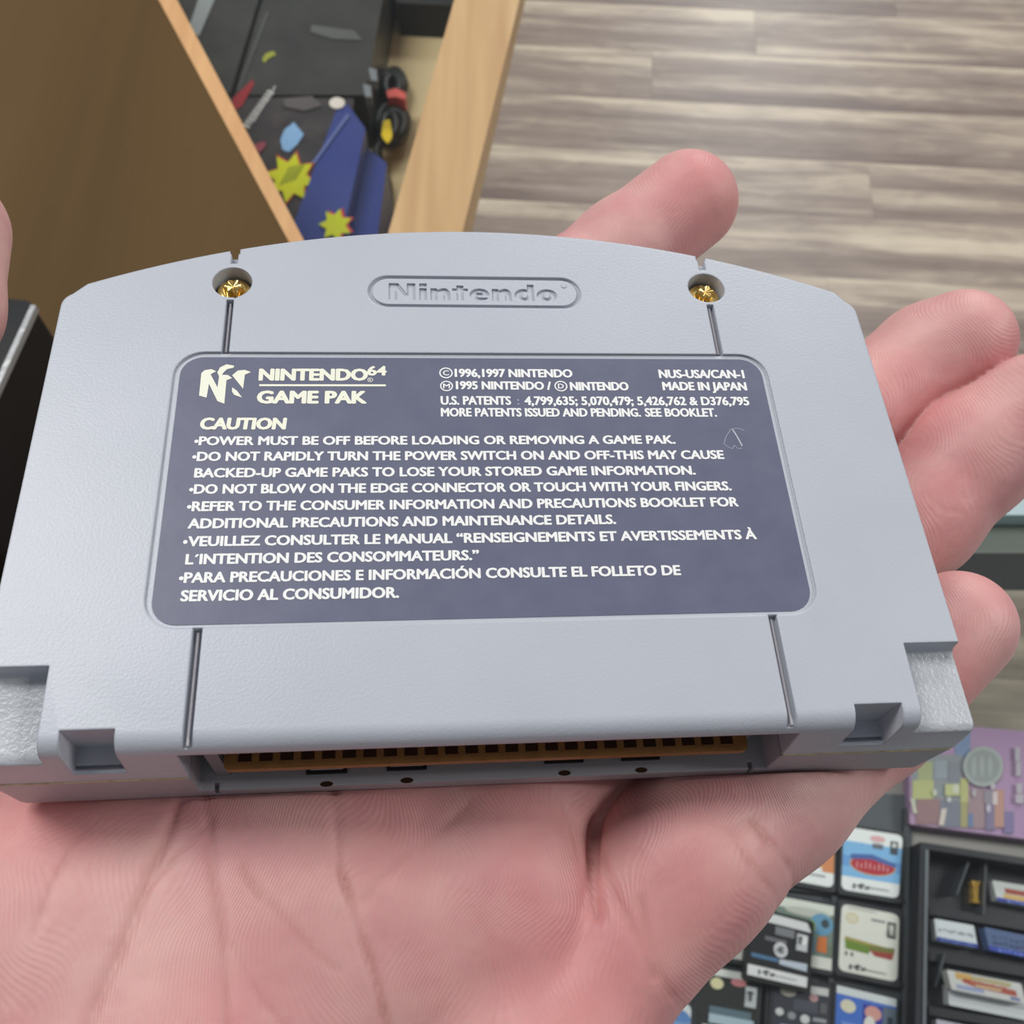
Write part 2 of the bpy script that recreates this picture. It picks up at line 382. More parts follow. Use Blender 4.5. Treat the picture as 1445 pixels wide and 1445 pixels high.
# inside: side blocks, board, contacts, clips
for q in ((-33.9, -32.3, -33.2), (32.6, 33.6, -31.5)):
    ib = box_bm(q[0], q[1], q[2], -25, -15.7, -3.2); scale_bm(ib); obj('board_guide', ib, inner, cart)
bk = box_bm(-35.8, 35.8, -25.4, -24.1, -15.8, -2.7); scale_bm(bk); obj('mouth_back', bk, black_pl, cart)
PZ = -9.2
pb = prism_bm(rrect(-32.0, 31.7, -34.3, -25.5, .6, 3), PZ-1.2, PZ); scale_bm(pb)
pcb = obj('circuit_board', pb, pcb_m, cart, label='amber circuit board with a row of dark contacts')
cm_ = box_bm(-.78, .78, -33.4, -26.5, PZ, PZ+.07); scale_bm(cm_)
me = None
for i in range(25):
    x = -29.6+i*59.6/24*0.985
    if me is None:
        o = obj('contact', cm_, copper, pcb); me = o.data
    else:
        o = bpy.data.objects.new('contact', me); COL.objects.link(o); o.parent = pcb
    o.location = (x*1e-3, 0, 0)
for u, v in ((461, 1088), (574, 1083), (796, 1073), (904, 1069)):
    X, Y = loc(u, v, -15.4)
    b = box_bm(X-2.5, X+2.5, Y-.28, Y+.12, -15.95, -15.3); box_bm(X-2.5, X-2.1, Y, Y+1.0, -15.95, -15.3, b); box_bm(X+2.1, X+2.5, Y, Y+1.0, -15.95, -15.3, b)
    scale_bm(b); k = obj('clip_slot', b, black_pl, cart)
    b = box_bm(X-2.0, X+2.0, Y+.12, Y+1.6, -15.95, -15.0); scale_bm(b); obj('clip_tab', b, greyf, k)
    b = flat_bm(ell(X, Y-1.5, .8, .35), -15.86); scale_bm(b); obj('mould_mark', b, copper, k)
# groove ribs
for s in (-1, 1):
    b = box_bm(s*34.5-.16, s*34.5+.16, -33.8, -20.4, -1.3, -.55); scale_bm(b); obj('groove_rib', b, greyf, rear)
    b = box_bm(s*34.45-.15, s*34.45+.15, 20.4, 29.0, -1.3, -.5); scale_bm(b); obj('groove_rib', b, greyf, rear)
# screws
def screw(x, y):
    zt = -1.55
    bm = bmesh.new(); n = 36; prof = [(2.45, -1.2), (2.45, -.5), (2.2, -.12), (1.7, 0.05)]
    rings = []
    for r, z in prof:
        rings.append([bm.verts.new((x+r*math.cos(2*math.pi*i/n), y+r*math.sin(2*math.pi*i/n), zt+z)) for i in range(n)])
    def lob(k, z): return [bm.verts.new((x+k*(1.22+.22*math.cos(6*2*math.pi*i/n))*math.cos(2*math.pi*i/n), y+k*(1.22+.22*math.cos(6*2*math.pi*i/n))*math.sin(2*math.pi*i/n), zt+z)) for i in range(n)]
    rings.append(lob(1, .05)); rings.append(lob(.94, .95)); rings.append(lob(.8, 1.15))
    for a, b in zip(rings, rings[1:]):
        for i in range(n): bm.faces.new((a[i], a[(i+1) % n], b[(i+1) % n], b[i]))
    c = bm.verts.new((x, y, zt+.8))
    for i in range(n): bm.faces.new((rings[-1][i], rings[-1][(i+1) % n], c))
    bmesh.ops.recalc_face_normals(bm, faces=bm.faces)
    scale_bm(bm); obj('screw', bm, gold, cart, label='brass security screw with a six-lobed head deep in its well')
screw(-34.4, 32.2); screw(34.4, 32.2)
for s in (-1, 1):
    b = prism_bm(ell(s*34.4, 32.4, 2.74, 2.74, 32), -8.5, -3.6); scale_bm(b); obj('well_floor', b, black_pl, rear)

# label and its print
lb = prism_bm(rrect(-40.1, 40.1, -19.5, 19.4, 3.0, 8), -0.42, -0.26); scale_bm(lb)
lab = obj('label', lb, label_m, cart, label='slate blue caution label with white and cream lettering')
ZP = -0.22
def line(s, l, r, cap, m=white_print, off=0.034, space=1.0, bullet=None, name='printed_line', slant=0.0, spc=1.0):
    """l, r: baseline ends as photo pixels; cap: capital height in pixels"""
    bm = bmesh.new()
    A = np.array(loc(*l)); B = np.array(loc(*r)); T = np.array(loc(l[0], l[1]-cap)); capmm = T[1]-A[1]
    if bullet:
        w_ = capmm*.55
        flat_bm(ell(A[0]+w_*.5, A[1]+capmm*.42, w_*.36, w_*.36, 14), ZP, bm)
        A = A+np.array((w_*1.02, 0))
    put_text(bm, s, A, B, capmm*(1-off*1.4), ZP, 0, res=3, space=spc, slant=slant, bold=off*2.0)
    scale_bm(bm); return obj(name, bm, m, lab)
line('NINTENDO', (366, 535), (517.5, 535), 16.5, cream_print, .046)
line('64', (519, 528), (544.5, 528), 13, cream_print, .04)
line('GAME PAK', (363.3, 567.2), (515.8, 567.4), 17.6, cream_print, .046)
line('CAUTION', (282, 604), (401.4, 604), 16.2, cream_print, .044, slant=.06)
bm = bmesh.new(); A = loc(365.3, 543.6); B = loc(544.5, 543.6); flat_bm(rrect(A[0], B[0], A[1], A[1]+.33, .1, 3), ZP, bm); scale_bm(bm); obj('printed_rule', bm, cream_print, lab)
line('1996,1997 NINTENDO', (642.6, 530.2), (807.8, 530.9), 11.3)
line('1995 NINTENDO /', (644.3, 547.6), (777.6, 548.4), 11.3)
line('NINTENDO', (806, 549.2), (887.3, 549.2), 11.6)
line('NUS-USA/CAN-1', (931.6, 531.7), (1051, 532.1), 11.6)
line('MADE IN JAPAN', (936.8, 549), (1054.5, 549.4), 11.6)
line('U.S. PATENTS', (622.7, 569.4), (721, 569.6), 12, off=.03)
line('4,799,635; 5,070,479; 5,426,762 & D376,795', (741.3, 569.9), (1058, 570.4), 12, off=.03)
line(':', (730, 569.6), (733.5, 569.6), 11, m=paint(165, 166, 180), off=.0)
line('MORE PATENTS ISSUED AND PENDING.', (623, 586), (904.6, 586.4), 11.8, off=.03)
line('SEE BOOKLET.', (912, 586.4), (1012, 586.4), 11.8, off=.03)
line('POWER MUST BE OFF BEFORE LOADING OR REMOVING A GAME PAK.', (272, 626.6), (953.4, 624.5), 12.2, bullet=1)
line('DO NOT RAPIDLY TURN THE POWER SWITCH ON AND OFF-THIS MAY CAUSE', (269, 648.9), (1022.3, 646), 12.7, bullet=1)
line('BACKED-UP GAME PAKS TO LOSE YOUR STORED GAME INFORMATION.', (274, 672.2), (981.8, 668.2), 13, )
line('DO NOT BLOW ON THE EDGE CONNECTOR OR TOUCH WITH YOUR FINGERS.', (264.5, 695.3), (1032.7, 690.4), 13.2, bullet=1)
line('REFER TO THE CONSUMER INFORMATION AND PRECAUTIONS BOOKLET FOR', (261.5, 719.8), (1042.7, 713), 13.5, bullet=1)
line('ADDITIONAL PRECAUTIONS AND MAINTENANCE DETAILS.', (264.9, 744.2), (869.3, 737.8), 13.8)
line('VEUILLEZ CONSULTER LE MANUAL \u201cRENSEIGNEMENTS ET AVERTISSEMENTS \u00c0', (255.9, 769.6), (1068.3, 759.2), 14.0, bullet=1)
line('L\u00b4INTENTION DES CONSOMMATEURS.\u201d', (261.5, 795), (675.6, 788.6), 14.4)
line('PARA PRECAUCIONES E INFORMACI\u00d3N CONSULTE EL FOLLETO DE', (249.9, 821.2), (961, 810), 14.6, bullet=1)
line('SERVICIO AL CONSUMIDOR.', (254.6, 847.1), (562.2, 842), 15.4)
def ring_mark(u, v, rpx, ch, m=white_print):
    X, Y = loc(u, v); X2, _ = loc(u+rpx, v); r = X2-X; bm = bmesh.new(); n = 28
    a = [bm.verts.new((X+r*math.cos(2*math.pi*i/n), Y+r*.98*math.sin(2*math.pi*i/n), ZP)) for i in range(n)]
    b = [bm.verts.new((X+r*.8*math.cos(2*math.pi*i/n), Y+r*.78*math.sin(2*math.pi*i/n), ZP)) for i in range(n)]
    for i in range(n): bm.faces.new((a[i], a[(i+1) % n], b[(i+1) % n], b[i]))
    c = r*(.5 if ch == 'M' else .42); put_text(bm, ch, (X-c, Y-r*.43), (X+c, Y-r*.43), r*.86, ZP, 0, bold=.04)
    scale_bm(bm); obj('printed_mark', bm, m, lab)
ring_mark(629.4, 524.8, 9.6, 'C'); ring_mark(630.2, 543.3, 9.2, 'M'); ring_mark(791.8, 543.5, 9.2, 'D'); ring_mark(522.3, 534.6, 4.0, 'R', cream_print)
# emblem: a folded letter N, four light faces
def px(pts, k=4.983, ox=270, oy=495): return [loc(ox+a/k, oy+b/k) for a, b in pts]
bm = bmesh.new()
flat_bm(px([(52, 308), (68, 150), (92, 129), (140, 122), (173, 137), (133, 158), (182, 250), (182, 348), (122, 225), (105, 323)]), ZP, bm)
flat_bm(px([(182, 250), (193, 172), (213, 165), (222, 162), (255, 163), (285, 185), (245, 200), (230, 365), (182, 348)]), ZP, bm)
flat_bm(px([(193, 172), (180, 145), (200, 110), (245, 88), (300, 98), (295, 112), (250, 122), (225, 145), (213, 165)]), ZP, bm)
flat_bm(px([(285, 165), (325, 132), (375, 127), (418, 143), (375, 160), (362, 260)]), ZP, bm)
flat_bm(px([(285, 250), (320, 275), (355, 322), (300, 303), (284, 280)]), ZP, bm)
scale_bm(bm); obj('printed_emblem', bm, cream_print, lab)
# pale scuff near the right edge of the label
bm = bmesh.new()
def scratch(pts, wd):
    for (a, b), (c, d) in zip(pts, pts[1:]):
        p = np.array(loc(a, b)); q = np.array(loc(c, d)); u = (q-p)/np.hypot(*(q-p)); n = np.array((-u[1], u[0]))*wd/2
        flat_bm([tuple(p+n), tuple(q+n), tuple(q-n), tuple(p-n)], ZP-.005, bm)
scratch([(1031, 606), (1025, 615), (1022, 625), (1027, 629), (1034, 632), (1037, 627), (1042, 632), (1048, 631)], .07)
scratch([(1030, 605), (1038, 603), (1046, 604), (1051, 607)], .07)
scratch([(1034, 604), (1041, 615), (1048, 628)], .22)
scale_bm(bm); obj('scuff', bm, paint(178, 182, 194), lab, label='small pale scuff scratched into the print')

# ================================================================== THE HAND (signed distance field, one continuous surface), units cm in the cartridge frame
skin = bpy.data.materials.new('skin'); skin.use_nodes = True
def _skin():
    nt = skin.node_tree; b = nt.nodes['Principled BSDF']; N = nt.nodes.new; Lk = nt.links.new
    b.inputs['Roughness'].default_value = 0.5; b.inputs['Specular IOR Level'].default_value = 0.42
    b.inputs['Subsurface Weight'].default_value = 0.25; b.inputs['Subsurface Radius'].default_value = (1.0, 0.35, 0.2); b.inputs['Subsurface Scale'].default_value = 0.002
    tc = N('ShaderNodeTexCoord')
    at_ = N('ShaderNodeAttribute'); at_.attribute_name = 'crease'
    ar = N('ShaderNodeAttribute'); ar.attribute_name = 'rosy'
    n1 = N('ShaderNodeTexNoise'); n1.inputs['Scale'].default_value = 90; n1.inputs['Detail'].default_value = 6; Lk(tc.outputs['Object'], n1.inputs['Vector'])
    r1 = N('ShaderNodeValToRGB'); r1.color_ramp.elements[0].position = .3; r1.color_ramp.elements[1].position = .72
    r1.color_ramp.elements[0].color = (*srgb(206, 147, 148), 1); r1.color_ramp.elements[1].color = (*srgb(223, 177, 171), 1)
    Lk(n1.outputs['Fac'], r1.inputs['Fac'])
    m1 = N('ShaderNodeMix'); m1.data_type = 'RGBA'; Lk(ar.outputs['Fac'], m1.inputs['Factor']); Lk(r1.outputs['Color'], m1.inputs['A']); m1.inputs['B'].default_value = (*srgb(216, 130, 130), 1)
    m2 = N('ShaderNodeMix'); m2.data_type = 'RGBA'; Lk(at_.outputs['Fac'], m2.inputs['Factor']); Lk(m1.outputs['Result'], m2.inputs['A']); m2.inputs['B'].default_value = (*srgb(172, 104, 88), 1)
    Lk(m2.outputs['Result'], b.inputs['Base Color'])
    # papillary ridges: fine wavy lines about half a millimetre apart
    warp = N('ShaderNodeTexNoise'); warp.inputs['Scale'].default_value = 45; warp.inputs['Detail'].default_value = 1; Lk(tc.outputs['Object'], warp.inputs['Vector'])
    sc = N('ShaderNodeVectorMath'); sc.operation = 'SCALE'; sc.inputs['Scale'].default_value = 0.03; Lk(warp.outputs['Color'], sc.inputs[0])
    ad = N('ShaderNodeVectorMath'); ad.operation = 'ADD'; Lk(tc.outputs['Object'], ad.inputs[0]); Lk(sc.outputs[0], ad.inputs[1])
    wv = N('ShaderNodeTexWave'); wv.wave_type = 'BANDS'; wv.bands_direction = 'X'; wv.inputs['Scale'].default_value = 520; wv.inputs['Distortion'].default_value = 0.8; wv.inputs['Detail'].default_value = 1
    Lk(ad.outputs[0], wv.inputs['Vector'])
    b1 = N('ShaderNodeBump'); b1.inputs['Strength'].default_value = 0.2; b1.inputs['Distance'].default_value = 0.00012; Lk(wv.outputs['Fac'], b1.inputs['Height'])
    n2 = N('ShaderNodeTexNoise'); n2.inputs['Scale'].default_value = 420; n2.inputs['Detail'].default_value = 4; Lk(tc.outputs['Object'], n2.inputs['Vector'])
    b2 = N('ShaderNodeBump'); b2.inputs['Strength'].default_value = 0.35; b2.inputs['Distance'].default_value = 0.0004; Lk(n2.outputs['Fac'], b2.inputs['Height']); Lk(b1.outputs['Normal'], b2.inputs['Normal'])
    iv = N('ShaderNodeMath'); iv.operation = 'MULTIPLY'; iv.inputs[1].default_value = -1; Lk(at_.outputs['Fac'], iv.inputs[0])
    b3 = N('ShaderNodeBump'); b3.inputs['Strength'].default_value = 0.7; b3.inputs['Distance'].default_value = 0.0004; Lk(iv.outputs[0], b3.inputs['Height']); Lk(b2.outputs['Normal'], b3.inputs['Normal'])
    Lk(b3.outputs['Normal'], b.inputs['Normal'])
_skin()

def L3(u, v, z):
    """cm point of the cartridge frame at depth z (cm) seen at photo pixel (u,v)"""
    a = loc(u, v, z*10); return (a[0]/10, a[1]/10, z)
F4 = np.float32
def rcone(P, a, b, ra, rb):
    a = np.array(a, F4); b = np.array(b, F4); ba = b-a; t = np.clip(((P-a)@ba)/(ba@ba), 0, 1)
    d = P-a-t[:, None]*ba
    return np.sqrt((d*d).sum(1))-(ra+(rb-ra)*t)
def ellips(P, c, r, ax=(1, 0, 0)):
    q = P-np.array(c, F4); u = np.array(ax, F4); u = u/np.linalg.norm(u); w_ = np.array((0, 0, 1), F4); w_ = w_-u*(u@w_); w_ /= np.linalg.norm(w_); v_ = np.cross(w_, u)
    q = np.stack([q@u/r[0], q@v_/r[1], q@w_/r[2]], 1); k0 = np.sqrt((q*q).sum(1))
    return (k0-1)*min(r)
def smin(a, b, k):
    h = np.maximum(k-np.abs(a-b), 0)/k
    return np.minimum(a, b)-h*h*k*0.25
def chain(P, pts, k=0.25):
    d = None
    for (a, ra), (b, rb) in zip(pts, pts[1:]):
        e = rcone(P, a, b, ra, rb); d = e if d is None else smin(d, e, k)
    return d
IDX = [((-1.6, -0.6, -3.2), 1.15), ((.9, 2.5, -3.1), 1.02), (L3(800, 417, -2.75), .95), (L3(880, 355, -2.45), .94), (L3(970, 285, -2.0), .93)]
MID = [((0.0, -1.6, -3.3), 1.15), ((4.0, 1.4, -3.1), 1.02), ((6.6, 2.75, -2.85), .97), (L3(1310, 505, -2.35), .93), (L3(1358, 482, -2.0), .90)]
RIN = [((0.9, -3.0, -3.2), 1.15), ((4.4, -0.7, -3.1), 1.02), (L3(1290, 730, -2.9), 1.0), (L3(1375, 640, -2.3), .98), (L3(1460, 575, -1.7), .90)]
LIT = [(L3(832, 1398, -2.95), .98), (L3(968, 1218, -2.62), 1.14), (L3(1092, 1120, -2.75), 1.0), (L3(1230, 1005, -2.75), .90), (L3(1352, 884, -2.3), .84)]
THM = [((-8.6, -5.2, -2.6), 1.7), ((-9.1, -1.8, -1.6), 1.25), ((-8.8, 1.6, -1.0), 1.0), (L3(-106, 430, -.9), 1.0), (L3(-80, 325, -.9), .93)]
def hand_sdf(P):
    P = P.astype(F4)
    # palm: four metacarpal rods, thenar and hypothenar masses, wrist and forearm
    wr = (-8.2, -8.4, -4.2)
    palm = rcone(P, (-1.6, -.6, -3.35), wr, 1.35, 1.7)
    for a, ra, rb in (((-.2, -1.9, -3.4), 1.35, 1.75), ((.5, -3.2, -3.4), 1.35, 1.75), ((-.5, -5.1, -3.6), 1.45, 1.8)):
        palm = smin(palm, rcone(P, a, (wr[0]+.4, wr[1]-.3, wr[2]), ra, rb), .9)
    palm = smin(palm, rcone(P, (-3.6, -6.4, -3.5), (-7.4, -9.4, -4.0), 1.7, 1.7), .9)
    palm = smin(palm, rcone(P, (-7.2, -2.4, -3.4), (-8.3, -7.2, -3.9), 1.5, 1.9), 1.0)
    palm = smin(palm, ellips(P, (-3.3, -4.6, -3.7), (3.4, 2.6, 1.9), (.8, .6, 0)), .8)
    palm = smin(palm, ellips(P, (-6.0, -5.2, -3.35), (2.6, 1.9, 1.55), (.6, .8, 0)), .7)
    palm = smin(palm, rcone(P, (-8.3, -8.5, -4.3), (-15, -13.5, -5.6), 2.2, 2.6), 1.6)
    # pad under the ring finger, bulging against the little finger
    c = L3(722, 1235, -2.85)
    palm = smin(palm, ellips(P, c, (1.1, 1.75, 1.1), (.97, .25, 0)), .4)
    d = smin(palm, chain(P, THM), .8)
    d = smin(smin(d, chain(P, IDX), .5), smin(smin(d, chain(P, MID), .5), smin(d, chain(P, RIN, .3), .4), .05), .05)
    fl = chain(P, LIT, .35)
    # the fingers only touch each other: keep the fold between them sharp
    d = smin(d, fl, .07)
    low = ellips(P, L3(770, 1500, -3.1), (1.4, 1.25, 1.15), (.8, .6, 0)); d = smin(d, low, .4)
    # flesh pressed flat by the cartridge
    q = np.abs(P-np.array((0.0, .2, -0.95), F4))-np.array((5.72, 3.7, 0.92), F4)
    bx = np.sqrt((np.maximum(q, 0)**2).sum(1))+np.minimum(q.max(1), 0)
    d = -smin(-d, bx-.03, .06)
    return d

def surface_nets(f, lo, hi, h, B=8, margin=.12):
    lo = np.array(lo, float); nb = np.ceil((np.array(hi)-lo)/(h*B)).astype(int)
    bi = np.stack(np.meshgrid(*[np.arange(n) for n in nb], indexing='ij'), -1).reshape(-1, 3)
    cen = lo+(bi+.5)*h*B
    d = f(cen); keep = np.abs(d) < h*B*.87+margin
    bi = bi[keep]
    g = np.arange(B+1); off = np.stack(np.meshgrid(g, g, g, indexing='ij'), -1).reshape(-1, 3)
    dims = nb*B+2
    verts, keys, quads = [], [], []
    cells_all, pos_all = [], []
    edges = []
    for s0 in range(0, len(bi), 2000):
        b = bi[s0:s0+2000]
        gi = b[:, None, :]*B+off[None]
        v = f((lo+gi.reshape(-1, 3)*h)).reshape(len(b), B+1, B+1, B+1)
        sg = v < 0
        gi0 = b*B
        # cell vertices
        acc = np.zeros((len(b), B, B, B, 3)); cnt = np.zeros((len(b), B, B, B))
        c_idx = np.stack(np.meshgrid(np.arange(B), np.arange(B), np.arange(B), indexing='ij'), -1)
        for ax in range(3):
            o1, o2 = [a for a in range(3) if a != ax]
            for i in (0, 1):
                for j in (0, 1):
                    s = [slice(0, B)]*3; s[o1] = slice(i, B+i); s[o2] = slice(j, B+j)
                    e = list(s); e[ax] = slice(1, B+1)
                    va = v[(slice(None), *s)]; vb = v[(slice(None), *e)]
                    m = (va < 0) != (vb < 0)
                    t = np.where(m, va/np.where(m, va-vb, 1), 0)
                    acc[..., ax] += np.where(m, t, 0); acc[..., o1] += np.where(m, i, 0); acc[..., o2] += np.where(m, j, 0); cnt += m
            # sign-changing edges that start in this block, for the quads
            s = [slice(0, B)]*3; e = list(s); e[ax] = slice(1, B+1)
            m = sg[(slice(None), *s)] != sg[(slice(None), *e)]
            w0 = np.argwhere(m)
            gidx = gi0[w0[:, 0]]+w0[:, 1:]
            edges.append((ax, gidx, sg[(slice(None), *s)][m]))
        m = cnt > 0
        w0 = np.argwhere(m); p = acc[m]/cnt[m][:, None]
        cell = gi0[w0[:, 0]]+w0[:, 1:]
        cells_all.append((cell[:, 0]*dims[1]+cell[:, 1])*dims[2]+cell[:, 2]); pos_all.append(lo+(cell+p)*h)
    key = np.concatenate(cells_all); pos = np.concatenate(pos_all); o = np.argsort(key); key = key[o]; pos = pos[o]
    for ax, g_, s_ in edges:
        o1, o2 = [(1, 2), (2, 0), (0, 1)][ax]
        q = []
        for a, b_ in ((0, 0), (1, 0), (1, 1), (0, 1)):
            c = g_.copy(); c[:, o1] -= a; c[:, o2] -= b_
            k = (c[:, 0]*dims[1]+c[:, 1])*dims[2]+c[:, 2]
            i = np.clip(np.searchsorted(key, k), 0, len(key)-1); q.append(np.where(key[i] == k, i, -1))
        q = np.stack(q, 1); ok = (q >= 0).all(1); q = q[ok]; sflag = s_[ok]
        q[~sflag] = q[~sflag][:, ::-1]
        quads.append(q)
    return pos, np.concatenate(quads)

HV, HQ = surface_nets(hand_sdf, (-18.4, -17.0, -9.2), (11.5, 9.2, .6), 0.048)
def normals(P, e=.02):
    g = np.stack([hand_sdf(P+np.eye(3)[i]*e)-hand_sdf(P-np.eye(3)[i]*e) for i in range(3)], 1)
    return g/(np.linalg.norm(g, axis=1)[:, None]+1e-9)
HN = normals(HV)
crease = np.zeros(len(HV)); disp = np.zeros(len(HV)); rosy = np.zeros(len(HV))
# image-plane parameters of every vertex, only used to place the palm lines where the photograph shows them
Pm = HV*.01*np.array([1, -1, -1]); Qc = Pm@RC.T+TV
UV = np.stack([722.5+FPX*Qc[:, 0]/Qc[:, 2], 722.5+FPX*Qc[:, 1]/Qc[:, 2]], 1)
facing = (HN[:, 2] > -.2) & (HV[:, 2] < -.3)
def on_palm(pts, depth, width, dark, wd=None):
    """a line of the palm: grooves the surface and darkens the fold. Given as photo pixels on the palm, turned into 3-D points first"""
    pts3 = []
    for u, v in pts:
        dd = ((UV-np.array((u, v)))**2).sum(1)+np.where(facing, 0, 1e9)
        pts3.append(HV[np.argmin(dd)])
    best = np.full(len(HV), 9.0)
    fade = .62+.38*np.sin(HV[:, 0]*5.1+HV[:, 1]*3.7)*np.sin(HV[:, 1]*7.3+1)
    for a, b in zip(pts3, pts3[1:]):
        ba = b-a; t = np.clip(((HV-a)@ba)/(ba@ba+1e-9), 0, 1); best = np.minimum(best, np.linalg.norm(HV-a-t[:, None]*ba, axis=1)+.006*np.sin(HV[:, 1]*11+HV[:, 0]*7))
    global crease, disp
    crease = np.maximum(crease, dark*fade*np.exp(-(best/(wd or width*.7))**2)); disp = disp-depth*np.exp(-(best/width)**2)
on_palm([(467, 1112), (483, 1227), (497, 1275), (511, 1320), (535, 1390), (551, 1470)], 0.04, 0.07, .6, .045)
on_palm([(286, 1118), (296, 1180), (304, 1240), (312, 1300), (317, 1360), (322, 1470)], 0.03, 0.07, .42, .045)
on_palm([(252, 1130), (225, 1200), (205, 1258), (168, 1352), (140, 1405), (112, 1470)], 0.042, 0.080, .38, .05)
on_palm([(517, 1270), (560, 1222), (623, 1171), (660, 1135)], 0.021, 0.080, .12, .05)
on_palm([(361, 1245), (405, 1300), (440, 1340), (480, 1372)], 0.011, 0.048, .3, .045)
on_palm([(345, 1225), (361, 1252), (372, 1262)], 0.011, 0.040, .4, .05)
on_palm([(330, 1335), (370, 1410), (410, 1460)], 0.009, 0.040, .2, .04)
on_palm([(205, 1258), (245, 1210), (300, 1160)], 0.012, 0.048, .25, .04)
on_palm([(110, 1180), (75, 1250), (50, 1320)], 0.012, 0.048, .2, .04)
on_palm([(840, 1160), (837, 1215), (838, 1265), (842, 1290)], .06, .09, .3, .05)
on_palm([(1062, 1158), (1085, 1185), (1112, 1222), (1125, 1262)], 0.030, 0.072, .42, .05)
on_palm([(1035, 1170), (1058, 1215), (1085, 1250), (1105, 1290)], 0.018, 0.072, .25, .05)
on_palm([(905, 1270), (915, 1330), (945, 1400), (985, 1440)], 0.012, 0.064, .3, .05)
on_palm([(850, 1210), (868, 1262), (900, 1320), (925, 1380)], 0.018, 0.072, .3, .06)
for k in range(7):
    on_palm([(880+k*22, 1300-k*16), (935+k*24, 1235-k*14), (985+k*20, 1180-k*8)], 0.004, 0.032, .10, .04)
on_palm([(795, 1140), (808, 1170), (815, 1215)], 0.006, 0.040, .15, .04)
# pink areas: fingertips, heel pads, the pressed rim next to the cartridge
for c, r, am in ((L3(985, 270, -1.5), .9, .55), (L3(1390, 470, -1.5), 1.0, .2), (L3(1280, 560, -1.6), 1.1, .5), (L3(1330, 720, -1.5), 1.2, .45), (L3(1350, 980, -1.8), .8, .6), (L3(820, 1390, -2.0), 1.4, .5), (L3(980, 1290, -1.6), 1.0, .4), (L3(760, 1130, -2), 1.2, .35), (L3(60, 1150, -2.0), 1.3, .4), (L3(560, 1125, -2.0), 1.0, .4), (L3(300, 1390, -2), 1.0, .25)):
    rosy = np.maximum(rosy, am*np.exp(-(((HV-np.array(c))**2).sum(1))/(r*r)))
# wrinkles across the finger joints
def ringwrinkle(pts, i, t, depth=.03):
    a = np.array(pts[i][0]); b = np.array(pts[i+1][0]); u = (b-a)/np.linalg.norm(b-a); c = a+(b-a)*t
    s = (HV-c)@u; near = np.linalg.norm(HV-c, axis=1) < 1.6
    global crease, disp
    g = np.exp(-(s/.06)**2)*near*(HN[:, 2] > -.3)*(UV[:, 0] < 1150); crease = np.maximum(crease, .35*g); disp = disp-depth*g
for ch in (IDX, MID, RIN): ringwrinkle(ch, 1, .05)
ringwrinkle(THM, 2, .1)
HP = (HV+HN*disp[:, None])*.01
me = bpy.data.meshes.new('hand')
me.vertices.add(len(HP)); me.vertices.foreach_set('co', HP.astype(np.float32).ravel())
me.loops.add(len(HQ)*4); me.loops.foreach_set('vertex_index', HQ.astype(np.int32).ravel())
me.polygons.add(len(HQ)); me.polygons.foreach_set('loop_start', np.arange(0, len(HQ)*4, 4, dtype=np.int32))
me.update(calc_edges=True); me.validate()
me.polygons.foreach_set('use_smooth', [True]*len(me.polygons))
for nm, arr in (('crease', crease), ('rosy', rosy)):
    a = me.attributes.new(nm, 'FLOAT', 'POINT'); a.data.foreach_set('value', arr.astype(np.float32))
hand = link('hand', me, skin); hand.matrix_world = CART
tag(hand, 'open left palm of a person, pink skin with fingers curling up behind the grey cartridge', 'hand')

# ================================================================== background things, built where they stand
def inset_round(P, r, n=4):
    """round the corners of a polygon of 2-D points"""
    out = []; N_ = len(P)
    for i in range(N_):
        p = Vector(P[i][:2]); a = Vector(P[i-1][:2]); b = Vector(P[(i+1) % N_][:2])
        u = (a-p); v = (b-p); rr = min(r, u.length*.45, v.length*.45); s = p+u.normalized()*rr; e = p+v.normalized()*rr
        for k in range(n+1):
            t = k/n; q = s*(1-t)**2+p*2*t*(1-t)+e*t*t; out.append((q.x, q.y))
    return out
def wpts(px_, z): return [tuple(at(u, v, z)[:2]) for u, v in px_]
class Item:
    """a thing standing at its own base, measured by the photo pixels of its top face"""
    def __init__(s, name, label, cat, quad, ztop, zbase, group=None):
        s.q = wpts(quad, ztop); s.z = ztop; cx = sum(p[0] for p in s.q)/len(s.q); cy = sum(p[1] for p in s.q)/len(s.q)
        s.o = Vector((cx, cy, zbase)); s.root = thing(name, label, cat, Matrix.Translation(s.o), group); s.zb = zbase
    def rel(s, P): return [(p[0]-s.o.x, p[1]-s.o.y) for p in P]
    def uv(s, pts):
        a, b, c, d = [Vector(q) for q in s.q[:4]]                    # tl, tr, br, bl ; v runs down
        return [tuple((a*(1-u)*(1-v)+b*u*(1-v)+c*u*v+d*(1-u)*v)-Vector((s.o.x, s.o.y))) for u, v in pts]
    def prism(s, name, P, z0, z1, m, parent=None, r=0, label=None):
        if r: P = inset_round(P, r)
        return obj(name, prism_bm(P, z0-s.zb, z1-s.zb), m, parent or s.root, label=label)
    def flat(s, name, P, m, z=None, parent=None, lift=.00006):
        return obj(name, flat_bm(P, (s.z if z is None else z)-s.zb+lift), m, parent or s.root)

